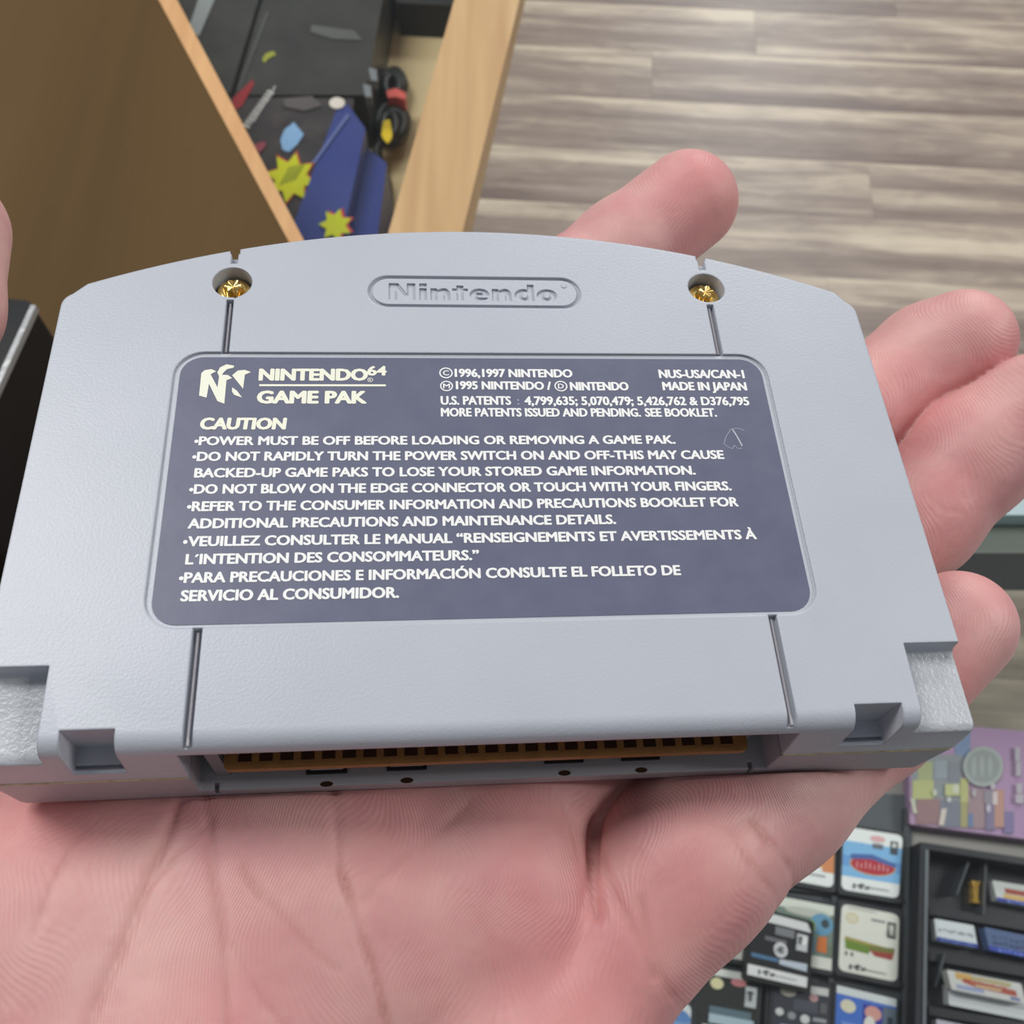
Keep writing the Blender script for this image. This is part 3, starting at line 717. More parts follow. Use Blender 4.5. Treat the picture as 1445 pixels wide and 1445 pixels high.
# ---- wooden counter top with a pale edging, at the left
shaded_wood = wood('shaded_brown_laminate', srgb(84, 65, 40), srgb(94, 74, 46), 5, 0.7, math.radians(-28), .12)  # shade on the counter top is put into this dark brown
pale_wood = wood('pale_edging', srgb(196, 150, 104), srgb(212, 168, 120), 30, 0.5, math.radians(-28))
rail_wood = wood('oak_laminate', srgb(178, 142, 100), srgb(200, 168, 124), 26, 0.45, math.radians(14))
case_wood = wood('case_floor_wood', srgb(216, 194, 148), srgb(226, 206, 164), 12, 0.5)
ZC = 1.0
def lerp(a, b, t): return (a[0]+(b[0]-a[0])*t, a[1]+(b[1]-a[1])*t)
e0, e1 = wpts([(224, 0), (404, 334)], ZC); f0, f1 = wpts([(250, 0), (426, 334)], ZC)
ct = thing('wooden_counter', 'wooden counter top, shade painted in as dark brown, with a pale edging strip, filling the upper left corner', 'counter', Matrix.Translation((-.5, .5, 0)))
def relc(P): return [(p[0]+.5, p[1]-.5) for p in P]
top = [lerp(e0, e1, -2.6), lerp(e0, e1, 1.75), (-.13, .20), (-.13, .02), (-1.0, .02), (-1.0, 1.10)]
obj('counter_top', prism_bm(relc(top), ZC-.03, ZC-.0005), shaded_wood, ct)
obj('edging', prism_bm(relc([lerp(e0, e1, -2.6), lerp(f0, f1, -2.6), lerp(f0, f1, 1.75), lerp(e0, e1, 1.75)]), ZC-.03, ZC), pale_wood, ct, label='pale orange wood edging strip')
obj('counter_front', prism_bm(relc([(-.93, .08), (-.40, .08), (-.40, .9), (-.93, .9)]), 0, ZC-.03), shaded_wood, ct)

# ---- black box standing on it
bk_gloss = mat('black_gloss', srgb(34, 35, 37), 0.25, bump=(300, .05, .0003)); bk_matt = mat('black_matt', srgb(20, 19, 20), 0.6)
it = Item('storage_box', 'glossy black box with a painted highlight along its front edge standing at the left picture edge', 'box', [(-260, 400), (53, 432), (-75, 712), (-420, 690)], 1.08, ZC)
it.prism('body', it.rel(it.q), ZC, 1.079, bk_matt, r=.004)
it.prism('lid', it.rel(it.q), 1.0795, 1.083, bk_gloss, r=.004)
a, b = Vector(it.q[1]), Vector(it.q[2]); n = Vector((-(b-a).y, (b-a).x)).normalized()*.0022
it.prism('edge_highlight', it.rel([a-n*.0+(b-a)*.03, a+n+(b-a)*.03, b+n, b-n*.0]), 1.081, 1.0842, mat('painted_highlight', srgb(170, 172, 174), .35, .4, bump=(400, .4, .0006)))  # highlight along the box edge, built as a pale strip

# ---- display case with glass over it
ca = thing('display_case', 'wood framed display case seen through its glass lid, beyond the top of the cartridge', 'case', Matrix.Translation((-.15, .55, 0)))
def relk(P): return [(p[0]+.15, p[1]-.55) for p in P]
g0, g1 = wpts([(641, 0), (549, 325)], ZC); h0, h1 = wpts([(733, 0), (653, 325)], ZC)
R0, R1, S0, S1 = lerp(g0, g1, -2.6), lerp(g0, g1, 1.28), lerp(h0, h1, -2.6), lerp(h0, h1, 1.28)
obj('side_rail', prism_bm(relk([R0, S0, S1, R1]), ZC-.012, ZC), rail_wood, ca, label='broad pale oak rail on the right')
li0, li1 = lerp(f0, f1, -2.6), lerp(f0, f1, 1.28)
ZF = .85
obj('case_floor', prism_bm(relk([(li0[0]+.004, li0[1]), R0, R1, (li1[0]+.004, li1[1])]), ZF-.012, ZF), case_wood, ca)
q = Vector(g0)-Vector(g1); q = Vector((q.y, -q.x)).normalized()*.012
obj('side_wall', prism_bm(relk([R0, (R0[0]+q.x, R0[1]+q.y), (R1[0]+q.x, R1[1]+q.y), R1]), ZF-.012, ZC-.012), rail_wood, ca)
q2 = Vector(f1)-Vector(f0); q2 = Vector((-q2.y, q2.x)).normalized()*.010
obj('side_wall', prism_bm(relk([(li0[0]+.0005, li0[1]), (li0[0]-q2.x, li0[1]-q2.y), (li1[0]-q2.x, li1[1]-q2.y), (li1[0]+.0005, li1[1])]), ZF-.012, ZC-.031), rail_wood, ca)
gl = thin_glass('case_glass', (.975, .985, .98))
obj('glass_lid', prism_bm(relk([(li0[0]+.001, li0[1]), (R0[0]-.001, R0[1]), (R1[0]-.001, R1[1]), (li1[0]+.001, li1[1])]), ZC-.011, ZC-.005), gl, ca, label='clear glass lid')
obj('plinth', prism_bm(relk([(li0[0]+.05, li0[1]-.03), (R0[0]-.12, R0[1]-.03), (R1[0]-.10, R1[1]+.03), (li1[0]+.02, li1[1]+.05)]), 0, ZF-.012), shaded_wood, ca)
bz = bmesh.new()
obj('back_rail', prism_bm(relk(wpts([(555, -30), (640, -28), (637, 8), (560, 4)], ZF+.03)), ZF, ZF+.03), bk_matt, ca)

# cartons inside the case
ink = lambda *c: paint(*c)
def carton(label, quad, zt, body, zb=ZF):
    i = Item('carton', label, 'box', quad, zt, zb, 'cartons inside the display case')
    i.prism('box_body', i.rel(i.q), zb, zt, body, r=.0015); return i
_lift = [0]
def pxflat(i, name, pts, m, lift=.0003):
    _lift[0] += 1
    return obj(name, flat_bm(i.rel(wpts(pts, i.z)), i.z-i.zb+lift*2+_lift[0]*.00002), m, i.root)
blackc = mat('black_carton', srgb(52, 52, 52), .4, var=(20, srgb(78, 78, 76), .6)); darkc = mat('charcoal_carton', srgb(50, 46, 50), .45, var=(60, srgb(88, 80, 80), .5)); bluec = mat('blue_carton', srgb(52, 66, 138), .4, var=(18, srgb(66, 78, 142), .6))
i1 = carton('plain black carton nearest the pale edging strip, a painted glass highlight across it', [(200, -90), (392, -90), (324, 132), (180, 150)], .902, blackc)
pxflat(i1, 'painted_glass_streak', [(290, -30), (316, -30), (281, 52), (266, 42)], mat('painted_glass_glint', srgb(165, 172, 176), .3, .3))  # highlight on the glass, painted as a pale strip on the carton
i2 = carton('large black carton with a small olive mark', [(397, -90), (556, -90), (516, 134), (331, 134)], .900, blackc)
pxflat(i2, 'olive_mark', [(370, 84), (376, 76), (386, 73), (390, 78), (380, 83), (373, 90)], ink(150, 155, 60))
pxflat(i2, 'painted_sheen', [(440, 36), (500, 44), (512, 58), (470, 56), (438, 46)], ink(92, 94, 92))  # grey sheen of the carton, painted as a lighter patch
pxflat(i2, 'flap_seam', [(335, 128), (338, 128), (380, 18), (376, 18)], ink(84, 86, 84))
i3 = carton('dark carton printed with red, white lettering, a pale blue diamond and a yellow starburst', [(322, 137), (500, 139), (458, 352), (285, 350)], .900, darkc)
pxflat(i3, 'red_patch', [(326, 150), (330, 138), (357, 113), (359, 120), (342, 150), (334, 156)], ink(150, 42, 50))
def jag(cx, cy, r1, r2, n, rot=0): return [(cx+(r1 if k % 2 == 0 else r2)*math.cos(rot+math.pi*k/n), cy+(r1 if k % 2 == 0 else r2)*math.sin(rot+math.pi*k/n)) for k in range(2*n)]
for k, t in enumerate(np.linspace(0, 1, 11)):                            # lettering too blurred to read
    u, v = 348+t*34, 178-t*47; pxflat(i3, 'blurred_letter', [(u-4, v-3), (u+5, v+1), (u+4, v+4-(k % 2)), (u-5, v)], ink(205, 205, 205))
pxflat(i3, 'thin_line', [(357, 172), (359, 174), (390, 124), (388, 122)], ink(170, 170, 172))
pxflat(i3, 'blue_diamond', [(396, 199), (402, 184), (415, 174), (429, 191), (420, 205), (408, 216), (399, 213)], ink(138, 180, 226))
pxflat(i3, 'grey_smudge', [(400, 140), (440, 137), (455, 150), (430, 158), (402, 152)], ink(92, 86, 88))
pxflat(i3, 'starburst_outline', jag(412, 252, 39, 23, 8, .2), ink(205, 70, 60), .0003)  # red outline printed round the yellow starburst
pxflat(i3, 'starburst', jag(411, 253, 36, 22, 8, .2), ink(212, 216, 30), .0005)
for k in range(4): pxflat(i3, 'blurred_text', [(396+k*6, 262-k*2), (410+k*6, 236-k*1), (412+k*6, 238-k*1), (398+k*6, 264-k*2)], ink(150, 160, 40), .0007)
pxflat(i3, 'pink_mark', [(358, 206), (374, 201), (375, 208), (366, 218)], ink(150, 70, 84))
i4 = carton('blue carton with a white oval at its tip, beside the pale blue diamond', [(476, 152), (490, 146), (516, 182), (478, 358), (398, 358)], .914, bluec, .9015)
pxflat(i4, 'white_oval', ell(476, 147, 11, 8), ink(232, 222, 214))
pxflat(i4, 'pale_crease', [(440, 232), (445, 232), (494, 165), (490, 162)], ink(98, 112, 168))
i5 = carton('blue carton under the yellow tagged cable, with half a yellow starburst', [(516, 207), (546, 230), (530, 358), (486, 358)], .899, bluec)
pxflat(i5, 'grey_crease', [(494, 250), (500, 250), (518, 216), (513, 214)], ink(120, 124, 140))
pxflat(i4, 'starburst_outline', jag(478, 318, 24, 13, 7, .5), ink(205, 70, 60), .0003)
pxflat(i4, 'starburst', jag(474, 320, 24, 14, 7, .5), ink(196, 205, 35), .0005)

# bundled black cable with a red tie and a yellow tag
cb = Item('cable_bundle', 'coiled black cable with a red tie and yellow tag beside the blue cartons', 'cable', [(535, 100), (575, 100), (580, 200), (530, 200)], ZF+.03, ZF)
def torus_path(pts, r, m, name, parent, closed=True, n=8):
    bm = bmesh.new(); rings = []; N_ = len(pts)
    for i in range(N_):
        p = Vector(pts[i]); t = (Vector(pts[(i+1) % N_ if closed else min(i+1, N_-1)])-Vector(pts[i-1 if closed else max(i-1, 0)])).normalized()
        a = t.cross(Vector((0, 0, 1))).normalized(); b = a.cross(t)
        rings.append([bm.verts.new(p+(a*math.cos(2*math.pi*k/n)+b*math.sin(2*math.pi*k/n))*r) for k in range(n)])
    for i in range(N_ if closed else N_-1):
        A, B = rings[i], rings[(i+1) % N_]
        for k in range(n): bm.faces.new((A[k], A[(k+1) % n], B[(k+1) % n], B[k]))
    bmesh.ops.recalc_face_normals(bm, faces=bm.faces)
    return obj(name, bm, m, parent, smooth=True)
rubber = mat('black_rubber', srgb(24, 24, 24), .45)
def ringpts(u, v, ru, rv, z, n=26): return [tuple(Vector((*at(a, b, z)[:2], z))-cb.o) for a, b in ell(u, v, ru, rv, n)]
for (u, v, ru, rv, dz) in ((556, 117, 12, 16, 0), (554, 120, 15, 18, .006), (553, 122, 10, 14, .011), (556, 172, 17, 22, 0), (553, 174, 20, 25, .006), (556, 176, 14, 19, .011), (549, 178, 9, 16, .015)):
    torus_path(ringpts(u, v, ru, rv, ZF+.006+dz), .0042, rubber, 'cable_loop', cb.root)
torus_path([tuple(Vector((*at(u, v, z)[:2], z))-cb.o) for u, v, z in ((540, 195, .865), (532, 215, .870), (538, 235, .860), (546, 262, .856), (548, 290, .856))], .004, rubber, 'cable_tail', cb.root, closed=False)
obj('red_tie', prism_bm([(p[0]-cb.o.x, p[1]-cb.o.y) for p in inset_round(wpts([(545, 128), (558, 124), (573, 131), (572, 141), (558, 136), (547, 138)], ZF+.026), .002)], .004, .026), paint(222, 98, 90), cb.root)
obj('yellow_tag', prism_bm([(p[0]-cb.o.x, p[1]-cb.o.y) for p in inset_round(wpts([(541, 170), (550, 168), (554, 192), (547, 203), (538, 192)], ZF+.03), .003)], .0285, .030), paint(238, 206, 32), cb.root)
for u, v in ((527, 110), (519, 133)):
    obj('plug', prism_bm([(p[0]-cb.o.x, p[1]-cb.o.y) for p in wpts([(u-6, v-10), (u+5, v-7), (u+6, v+9), (u-3, v+8)], ZF+.055)], .05, .058), paint(128, 134, 140), cb.root)

# ================================================================== glass counter with trays of small game cards
gc = thing('glass_counter', 'glass topped display counter with a pale edge, under the hand at the lower right', 'counter', Matrix.Translation((.4, 0, 0)))
def bx(name, x0, x1, y0, y1, z0, z1, m, **k): return obj(name, box_bm(x0-.4, x1-.4, y0, y1, z0, z1), m, gc, **k)
gtop = thin_glass('counter_glass', (.975, .985, .98))
bx('top_pane', -.10, 1.1, -.45, .184, 1.042, 1.05, gtop, label='clear glass top')
bx('edge_trim', -.10, 1.1, .1845, .204, 1.030, 1.0505, mat('pale_trim', srgb(176, 196, 200), .35))
bx('channel', -.10, 1.1, .172, .184, 1.004, 1.0415, mat('grey_channel', srgb(110, 118, 110), .5))
bx('front_pane', -.10, 1.1, .176, .181, .06, 1.004, thin_glass('front_glass', (.93, .95, .93)))
SH = .896
shelf_m = mat('grey_shelf', srgb(158, 154, 150), .5, var=(14, srgb(140, 137, 134), .6))
bx('shelf', -.10, 1.1, -.45, .137, SH-.012, SH, shelf_m)
bx('base_cabinet', -.10, 1.1, -.45, .10, .0, SH-.012, bk_matt)
bx('bottom_rail', -.10, 1.1, .172, .185, 0, .06, mat('grey_rail', srgb(120, 122, 118), .5))

# purple printed box
pb_ = Item('game_box', 'purple game box with a round grey seal and a row of coloured figures', 'box', [(1283, 1018), (1570, 1042), (1572, 1200), (1284, 1163)], .905, SH)
pb_.prism('box_body', pb_.rel(pb_.q), SH, .905, mat('purple_card', srgb(172, 142, 174), .5, var=(25, srgb(160, 126, 172), .6)), r=.001)
_lb = [0]
def ap(pts, col, lift=.0003):
    _lb[0] += 1; lift = .0002+_lb[0]*.00005; col = tuple(int(c_*.72+168*.28) for c_ in col)  # haze over the box is mixed into each print colour as pale grey
    return obj('printed_shape', flat_bm(pb_.rel(wpts([(1270+x/7.22, 1010+y/7.22) for x, y in pts], .905)), .905-SH+lift), paint(*col), pb_.root)
def rc(x0, y0, x1, y1, sk=0): return [(x0+sk, y0), (x1+sk, y0), (x1, y1), (x0, y1)]
for p, c in ((rc(560, 60, 715, 430), (104, 130, 178)), (rc(120, 400, 640, 900), (128, 136, 142)), (rc(180, 470, 330, 690), (160, 168, 112)), (rc(125, 660, 340, 850), (184, 188, 112)), (rc(350, 460, 480, 640), (140, 152, 164)), (rc(490, 470, 612, 700), (116, 120, 136)),
             (rc(160, 850, 420, 1105, 10), (142, 98, 102)), (rc(400, 870, 640, 1140), (104, 108, 128)), (rc(690, 740, 860, 1150), (150, 118, 130)), (rc(610, 640, 690, 900), (186, 186, 106)), (rc(612, 880, 684, 1140), (160, 152, 92)), (rc(688, 1000, 740, 1140), (84, 108, 158)),
             (rc(955, 760, 1052, 1140), (190, 130, 112)), (rc(1052, 980, 1150, 1200), (106, 94, 152)), (rc(865, 880, 955, 1170), (112, 98, 140)), (rc(850, 760, 950, 900), (136, 124, 142))): ap(p, c)
for p, c in ((rc(385, 950, 440, 1120, 30), (222, 206, 196)), (rc(130, 850, 168, 1000, -30), (204, 208, 178)), (rc(935, 780, 985, 910), (222, 200, 204)), (rc(450, 700, 600, 820), (196, 200, 128)), (ell(490, 860, 26, 32), (190, 198, 196)), (ell(560, 750, 34, 50), (212, 216, 190)), (ell(345, 790, 22, 36), (204, 206, 184)), (ell(745, 790, 24, 46), (178, 166, 178)), (ell(890, 950, 24, 44), (196, 186, 206)), (ell(935, 720, 24, 40), (196, 186, 196))): ap(p, c, .0006)
ap(ell(835, 525, 205, 205), (162, 172, 168), .0008); ap(ell(835, 525, 168, 168), (136, 144, 142), .0010)
for x in (740, 820, 900): ap(ell(x, 525, 26, 110), (158, 166, 164), .0012)
for p in (rc(1155, 330, 1210, 470), rc(1165, 480, 1215, 620), rc(1170, 700, 1230, 800), rc(1160, 810, 1240, 900)): ap(p, (182, 172, 186), .0006)

# ---- left tray with a grid of wells
foam = mat('dark_tray', srgb(84, 88, 94), .55, bump=(600, .1, .0004)); foam2 = mat('dark_rib', srgb(66, 69, 74), .5)
card_pl = mat('card_plastic', srgb(52, 54, 58), .4)
tq = [(880, 1100), (1287, 1122), (1284, 1560), (780, 1530)]
ta = Item('card_tray', 'dark grey tray divided into wells, full of small square game cards', 'tray', tq, .8985, SH)
ta.prism('tray_base', ta.rel(ta.q), SH, .8985, foam, r=.003)
for pts in ([(1179, 1140), (1186, 1140), (1172, 1500), (1165, 1500)], [(1090, 1140), (1096, 1140), (1084, 1500), (1077, 1500)], [(995, 1140), (1001, 1140), (985, 1500), (979, 1500)],
            [(920, 1228), (1278, 1271), (1278, 1275), (920, 1233)], [(920, 1338), (1276, 1389), (1276, 1394), (920, 1343)], [(1276, 1140), (1284, 1140), (1281, 1500), (1272, 1500)]):
    obj('divider', prism_bm(ta.rel(wpts(pts, .902)), .8985-SH, .902-SH), foam2, ta.root)
def card(label, quad, base_col, art, z=.9055, thick=.0062, plastic=None, margin=.05, notch=False):
    i = Item('game_card', label, 'game card', quad, z, z-thick, 'square game cards in the left tray')
    P = i.uv([(-margin, -margin), (1+margin, -margin), (1+margin, 1+margin*1.4), (-margin, 1+margin*1.4)])
    i.prism('card_body', P, i.zb, z-.0003, plastic or card_pl, r=.0016)
    lab_ = i.prism('card_label', i.uv([(0, 0), (1, 0), (1, 1), (0, 1)]), z-.0003, z, base_col, r=.0030)
    for k, (pts, col) in enumerate(art):
        if pts[0] == 'e': P = i.uv(ell(*pts[1:]))
        elif pts[0] == 'r': P = i.uv([(pts[1], pts[2]), (pts[3], pts[2]), (pts[3], pts[4]), (pts[1], pts[4])])
        elif pts[0] == 't':
            bm = bmesh.new(); A, B, T = i.uv([(pts[2], pts[3]), (pts[4], pts[3]), (pts[2], pts[3]-pts[5])])
            cap = math.dist(A, T); put_text(bm, pts[1], A, B, cap, z-i.zb+.00006+k*.00003, 0, bold=.06); obj('printed_text', bm, paint(*col), lab_)
            o = COL.objects[-1]; continue
        else: P = i.uv(pts)
        obj('printed_shape', flat_bm(P, z-i.zb+.00006+k*.00003), paint(*col), lab_)
    return i
W = paint(236, 240, 240); WW = paint(232, 232, 222); BKc = paint(28, 28, 32)
def squig(x0, x1, y, col=(60, 60, 66)): return [(('r', x0+(x1-x0)*t, y+.02*math.sin(t*9), x0+(x1-x0)*t+.035, y+.045+.03*math.cos(t*14)), col) for t in np.linspace(0, 1, 7)]
card('white and sky blue card with a red oval, topmost in the right-hand column', [(1191, 1166), (1274, 1179), (1268, 1268), (1187, 1255)], W,
     [(('r', 0, .22, 1, .78), (130, 186, 232)), (('r', 0, .45, 1, .62), (108, 160, 218)), (('e', .52, .56, .40, .155), (196, 168, 130)), (('e', .52, .56, .375, .135), (184, 48, 62)), ([(.14, .42), (.5, .38), (.92, .48), (.9, .54), (.5, .46), (.14, .5)], (74, 104, 168)), (('e', .58, .12, .13, .05), (228, 176, 182)), (('r', .5, .2, .68, .28), (110, 116, 124)), (('r', .80, .12, .93, .33), (70, 78, 86)), (('r', .83, .15, .9, .22), (210, 216, 216))]
     +[(('r', .24+.075*k, .53+.02*math.sin(k*2), .26+.075*k, .62), (226, 170, 170)) for k in range(8)]+squig(.2, .45, .88)+[(('r', .5, .9, .82, .915), (140, 144, 150))])
card('white card with a green and red logo, middle of the right-hand column', [(1188, 1275), (1269, 1291), (1266, 1386), (1183, 1369)], WW,
     [(('e', .19, .19, .115, .085), (222, 208, 172)), (('e', .19, .19, .085, .06), (226, 220, 196)), ([(.08, .5), (.55, .53), (.5, .68), (.1, .66)], (112, 142, 52)), ([(.08, .48), (.9, .54), (.9, .58), (.08, .53)], (170, 158, 82)), ([(.5, .6), (.94, .56), (.9, .7), (.6, .69)], (166, 66, 56)), ([(.5, .55), (.94, .52), (.92, .6), (.55, .62)], (122, 124, 62)), (('r', .8, .14, .95, .38), (84, 88, 86)), (('r', .83, .18, .91, .27), (206, 206, 198)), (('t', 'E', .84, .34, .91, .07), (214, 214, 206)), (('r', .52, .14, .76, .17), (140, 142, 140)), (('r', .1, .7, .13, .76), (70, 80, 60)), (('r', .2, .7, .23, .76), (70, 80, 60)), (('r', .12, .02, .6, .04), (196, 196, 190))]+squig(.18, .42, .88)+[(('r', .46, .91, .8, .925), (150, 150, 146))])
card('blue card with a cream disc, lowest in the right-hand column', [(1181, 1390), (1265, 1410), (1262, 1505), (1177, 1484)], paint(70, 116, 206),
     [(('r', 0, 0, 1, .12), (220, 226, 228)), (('r', .45, .18, .78, 1), (52, 56, 160)), (('r', .78, .16, 1, .9), (96, 112, 128)), (('e', .2, .28, .13, .1), (226, 220, 196)), (('e', .62, .3, .14, .11), (222, 162, 152)), (('e', .57, .5, .1, .15), (234, 232, 224)), (('r', .1, .52, .42, .64), (120, 150, 224)), (('r', .86, .3, .95, .5), (40, 50, 66))])
card('white card with an orange corner, half hidden behind the little finger', [(1098, 1150), (1178, 1164), (1176, 1253), (1094, 1238)], W,
     [(('r', .3, 0, 1, .72), (222, 160, 96)), (('r', .8, .3, 1, .78), (214, 140, 92)), (('r', .5, .83, .86, .87), (170, 174, 176))])
card('green and blue picture card partly covered by the raised black card', [(1096, 1264), (1177, 1279), (1173, 1370), (1092, 1355)], paint(120, 138, 128),
     [(('r', 0, 0, 1, .15), (222, 226, 216)), (('e', .55, .17, .4, .07), (196, 198, 190)), (('e', .8, .32, .2, .17), (104, 158, 190)), (('e', .86, .3, .07, .07), (60, 72, 84)), (('e', .62, .38, .08, .1), (140, 168, 92)), ([(.72, .74), (.75, .52), (.9, .5), (.9, .76)], (214, 120, 58)), (('r', .6, .55, .7, .78), (92, 128, 148)), (('r', .62, .82, 1, 1), (226, 226, 218)), (('r', .9, .62, 1, .8), (116, 128, 110))])
card('cream spotted card peeping out between the hand and the raised black card', [(1004, 1258), (1084, 1270), (1080, 1360), (1000, 1347)], paint(196, 192, 176), [(('r', 0, .8, 1, 1), (220, 220, 212)), (('e', .8, .45, .16, .14), (232, 226, 206))])
card('black card with a white disc lying raised on top of the others', [(1060, 1282), (1145, 1304), (1138, 1394), (1054, 1375)], BKc,
     [([(0, 0), (.93, 0), (1, .12), (1, .14), (0, .14)], (228, 230, 232)), (('r', .42, .17, .74, .30), (128, 130, 134)), (('r', .26, .36, .62, .42), (112, 114, 118)), (('e', .53, .52, .115, .115), (226, 228, 230)), (('e', .53, .52, .085, .085), (196, 198, 202)), (('t', 'C', .495, .555, .56, .07), (40, 40, 44)), (('r', .78, .2, .96, .46), (206, 208, 212)), (('e', .9, .29, .055, .07), (244, 244, 244)), (('t', 'T', .8, .36, .86, .1), (40, 40, 44)), (('r', .05, .66, .5, .72), (84, 122, 160)), ([(.52, .66), (.98, .64), (.98, .76), (.52, .74)], (196, 206, 220)), (('r', .0, .84, 1, 1), (232, 233, 234))]+squig(.18, .42, .89)+[(('r', .46, .92, .82, .935), (150, 152, 156))], z=.9125, thick=.0065, plastic=bk_matt)
card('black card with a pale banner and a pink spot, at the lower picture edge', [(988, 1362), (1072, 1377), (1066, 1468), (982, 1452)], paint(38, 42, 38),
     [(('r', 0, 0, .82, .12), (222, 224, 220)), (('e', .3, .24, .11, .09), (222, 216, 170)), (('e', .66, .17, .13, .06), (214, 136, 140)), (('r', .78, .2, .97, .52), (196, 200, 202)), (('t', 'T', .82, .42, .9, .14), (30, 32, 34)), (('r', .2, .6, .9, .72), (96, 118, 130)), (('r', .2, .72, .95, .86), (176, 196, 208)), (('r', .1, .9, 1, 1), (222, 224, 224))])
card('dark card with a row of pale round marks, at the lower picture edge', [(1093, 1381), (1171, 1394), (1167, 1486), (1088, 1472)], paint(56, 58, 68),
     [(('r', .66, .02, .98, .14), (206, 206, 204)), (('e', .26, .16, .15, .08), (206, 200, 188)), (('e', .72, .2, .08, .06), (196, 150, 154)), (('r', .36, .26, .8, .44), (78, 80, 92)), (('e', .12, .5, .075, .06), (212, 214, 214)), (('e', .34, .53, .075, .06), (150, 152, 156)), (('e', .58, .55, .085, .07), (214, 216, 216)), (('r', .72, .5, .96, .56), (160, 162, 166)), (('r', .14, .68, .6, .82), (150, 160, 200)), (('r', .84, .26, .96, .42), (96, 98, 98))])
card('blue and white card nearest the palm at the very bottom', [(898, 1404), (976, 1418), (970, 1508), (890, 1494)], paint(216, 222, 226), [(('e', .7, .25, .3, .16), (96, 138, 196)), (('r', .5, .3, 1, .5), (128, 160, 206))])

# ---- right tray with stepped compartments
bt = mat('black_tray', srgb(40, 42, 48), .4, bump=(500, .1, .0004))
tb = Item('compartment_tray', 'black compartment tray standing at the right picture edge behind glass', 'tray', [(1299, 1188), (1560, 1228), (1560, 1580), (1288, 1560)], .914, SH)
def bar(name, pts, z0, z1, m): return obj(name, prism_bm(tb.rel(wpts(pts, z1)), z0-SH, z1-SH), m, tb.root)
bar('tray_floor', [(1302, 1195), (1555, 1232), (1555, 1570), (1292, 1552)], SH, .8985, bt)
bar('rim', [(1299, 1188), (1560, 1228), (1560, 1238), (1299, 1197)], .8985, .914, bt)
bar('rim', [(1299, 1197), (1311, 1199), (1303, 1560), (1288, 1560)], .8985, .914, bt)
bar('bright_edge', [(1306, 1199), (1310.5, 1199.5), (1305, 1560), (1300.5, 1560)], .913, .9147, mat('pale_edge', srgb(112, 118, 126), .35))  # thin paler strip along the inner left rim
for v in (1282, 1347, 1424): bar('step', [(1311, v-4), (1560, v+38), (1560, v+50), (1311, v+8)], .8985, .9045, bt)
for p in ([(1366, 1215), (1369, 1216), (1352, 1262), (1349, 1262)], [(1332, 1345), (1335, 1346), (1322, 1392), (1319, 1392)], [(1390, 1216), (1393, 1216), (1390, 1290), (1387, 1290)]): bar('partition', p, .8985, .907, mat('tray_partition', srgb(74, 78, 84), .4) if 'tray_partition' not in bpy.data.materials else bpy.data.materials['tray_partition'])
def scard(label, quad, body, art, z=.9053, thick=.0065, group='flat game cards in the right tray'):
    i = Item('game_card', label, 'game card', quad, z, z-thick, group)
    i.prism('card_body', i.uv([(0, 0), (1, 0), (1, 1), (0, 1)]), i.zb, z, body, r=.0008)
    for k, (P, col) in enumerate(art):
        if P[0] == 'e': Q_ = i.uv(ell(*P[1:]))
        elif P[0] == 'r': Q_ = i.uv([(P[1], P[2]), (P[3], P[2]), (P[3], P[4]), (P[1], P[4])])
        else: Q_ = i.uv(P)
        i.flat('printed_shape', Q_, paint(*col), lift=.00006+k*.00003)
    return i
blur = lambda x0, x1, y, c, n=9: [(('r', x0+(x1-x0)*k/n, y+.03*math.sin(k*2.3), x0+(x1-x0)*(k+.6)/n, y+.10+.04*math.cos(k*1.7)), c) for k in range(n)]
scard('white card with red and yellow print at the right edge, top compartment', [(1400, 1242), (1474, 1254), (1484, 1285), (1407, 1271)], paint(206, 210, 208), [(('r', .2, .3, 1, .55), (168, 72, 54)), (('r', .15, .6, 1, .8), (214, 176, 96)), (('r', 0, .82, 1, 1), (44, 62, 160))]+blur(.2, .9, .86, (120, 140, 210)))
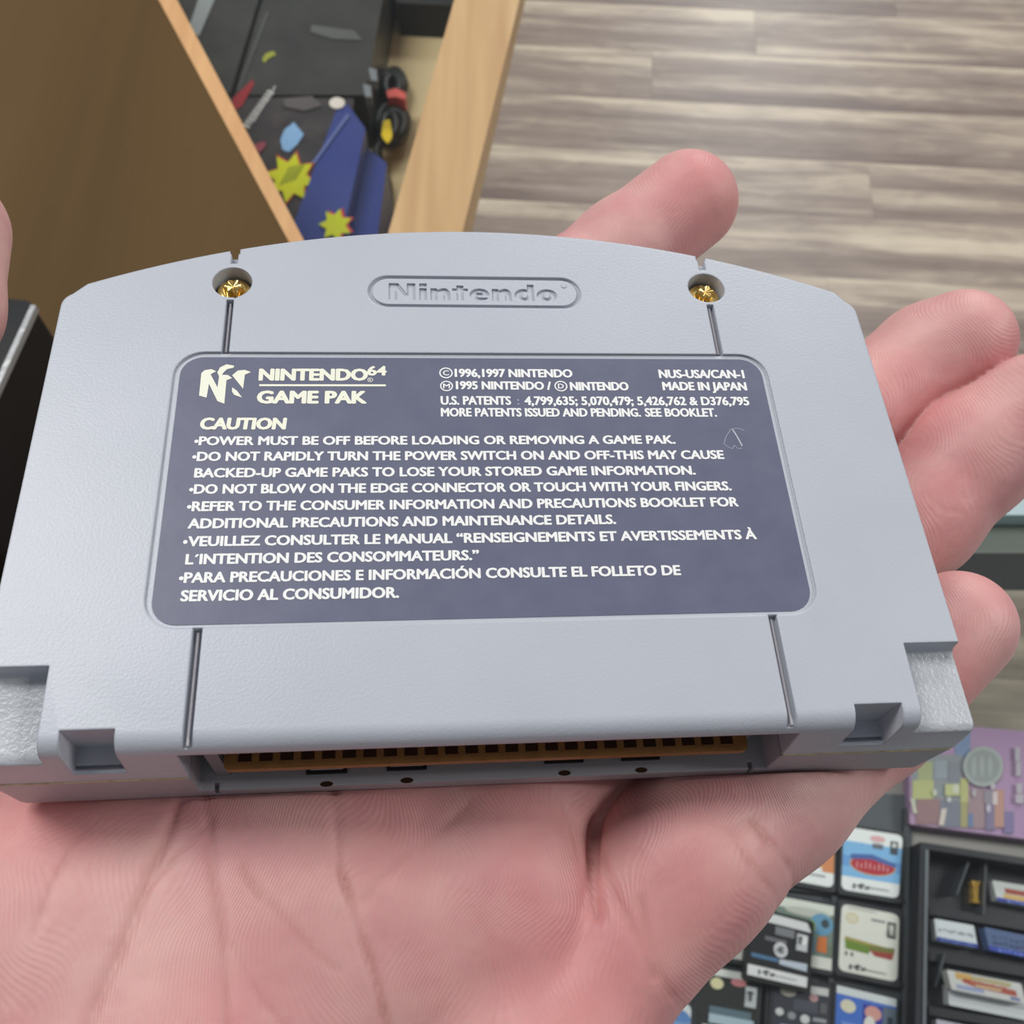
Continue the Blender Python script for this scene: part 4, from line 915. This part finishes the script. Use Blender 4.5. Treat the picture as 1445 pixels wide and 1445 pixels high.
scard('white card with faint lettering and a blue foot, second compartment', [(1318, 1296), (1374, 1306), (1380, 1338), (1322, 1327)], paint(220, 226, 230), blur(.08, .95, .42, (128, 134, 144), 12)+[(('r', 0, .83, 1, 1), (38, 62, 150))]+blur(.1, .9, .87, (96, 120, 200)))
scard('slate blue card beside the white one, second compartment', [(1389, 1308), (1476, 1326), (1482, 1358), (1396, 1341)], paint(84, 104, 148), blur(.1, .95, .3, (62, 78, 116))+blur(.1, .9, .55, (58, 72, 108))+[(('r', 0, .8, 1, 1), (48, 70, 176))]+blur(.15, .9, .86, (110, 134, 220)))
scard('thick white card lying beneath the orange lettered one, third compartment', [(1337, 1388), (1449, 1411), (1454, 1441), (1339, 1418)], paint(216, 220, 222), [(('r', 0, .45, 1, .49), (170, 176, 186)), (('r', 0, .7, 1, .73), (186, 190, 198))], z=.9052, thick=.0065)
scard('white card printed with orange and red lettering, third compartment', [(1336, 1368), (1441, 1388), (1448, 1417), (1343, 1396)], paint(214, 214, 212), [(('r', .1, .05, .32, .4), (214, 172, 98)), (('r', .32, .08, .85, .3), (190, 176, 132)), ([(.2, .3), (.9, .42), (.9, .72), (.35, .66), (.18, .5)], (178, 84, 66)), (('r', .35, .5, .7, .62), (216, 190, 150)), (('r', .08, .68, .45, .88), (156, 168, 208)), (('r', .8, .78, .93, .92), (110, 116, 176))]+blur(.3, .8, .35, (206, 120, 92)), z=.912, thick=.0065)
scard('mauve and white card just entering at the bottom, fourth compartment', [(1321, 1438), (1408, 1456), (1412, 1490), (1324, 1472)], paint(196, 194, 208), blur(.1, .9, .3, (130, 128, 150)))
g_ = Item('gold_clip', 'small gold coloured clip in the top compartment of the black tray', 'clip', [(1371, 1243), (1384, 1244), (1382, 1275), (1373, 1273)], .9035, .8985)
g_.prism('clip_plate', g_.uv([(0, 0), (1, 0), (.8, .2), (.8, .8), (1, 1), (0, 1), (.25, .75), (.15, .5), (.25, .25)]), .8985, .9035, mat('gold_metal', srgb(214, 172, 84), .4, .3))
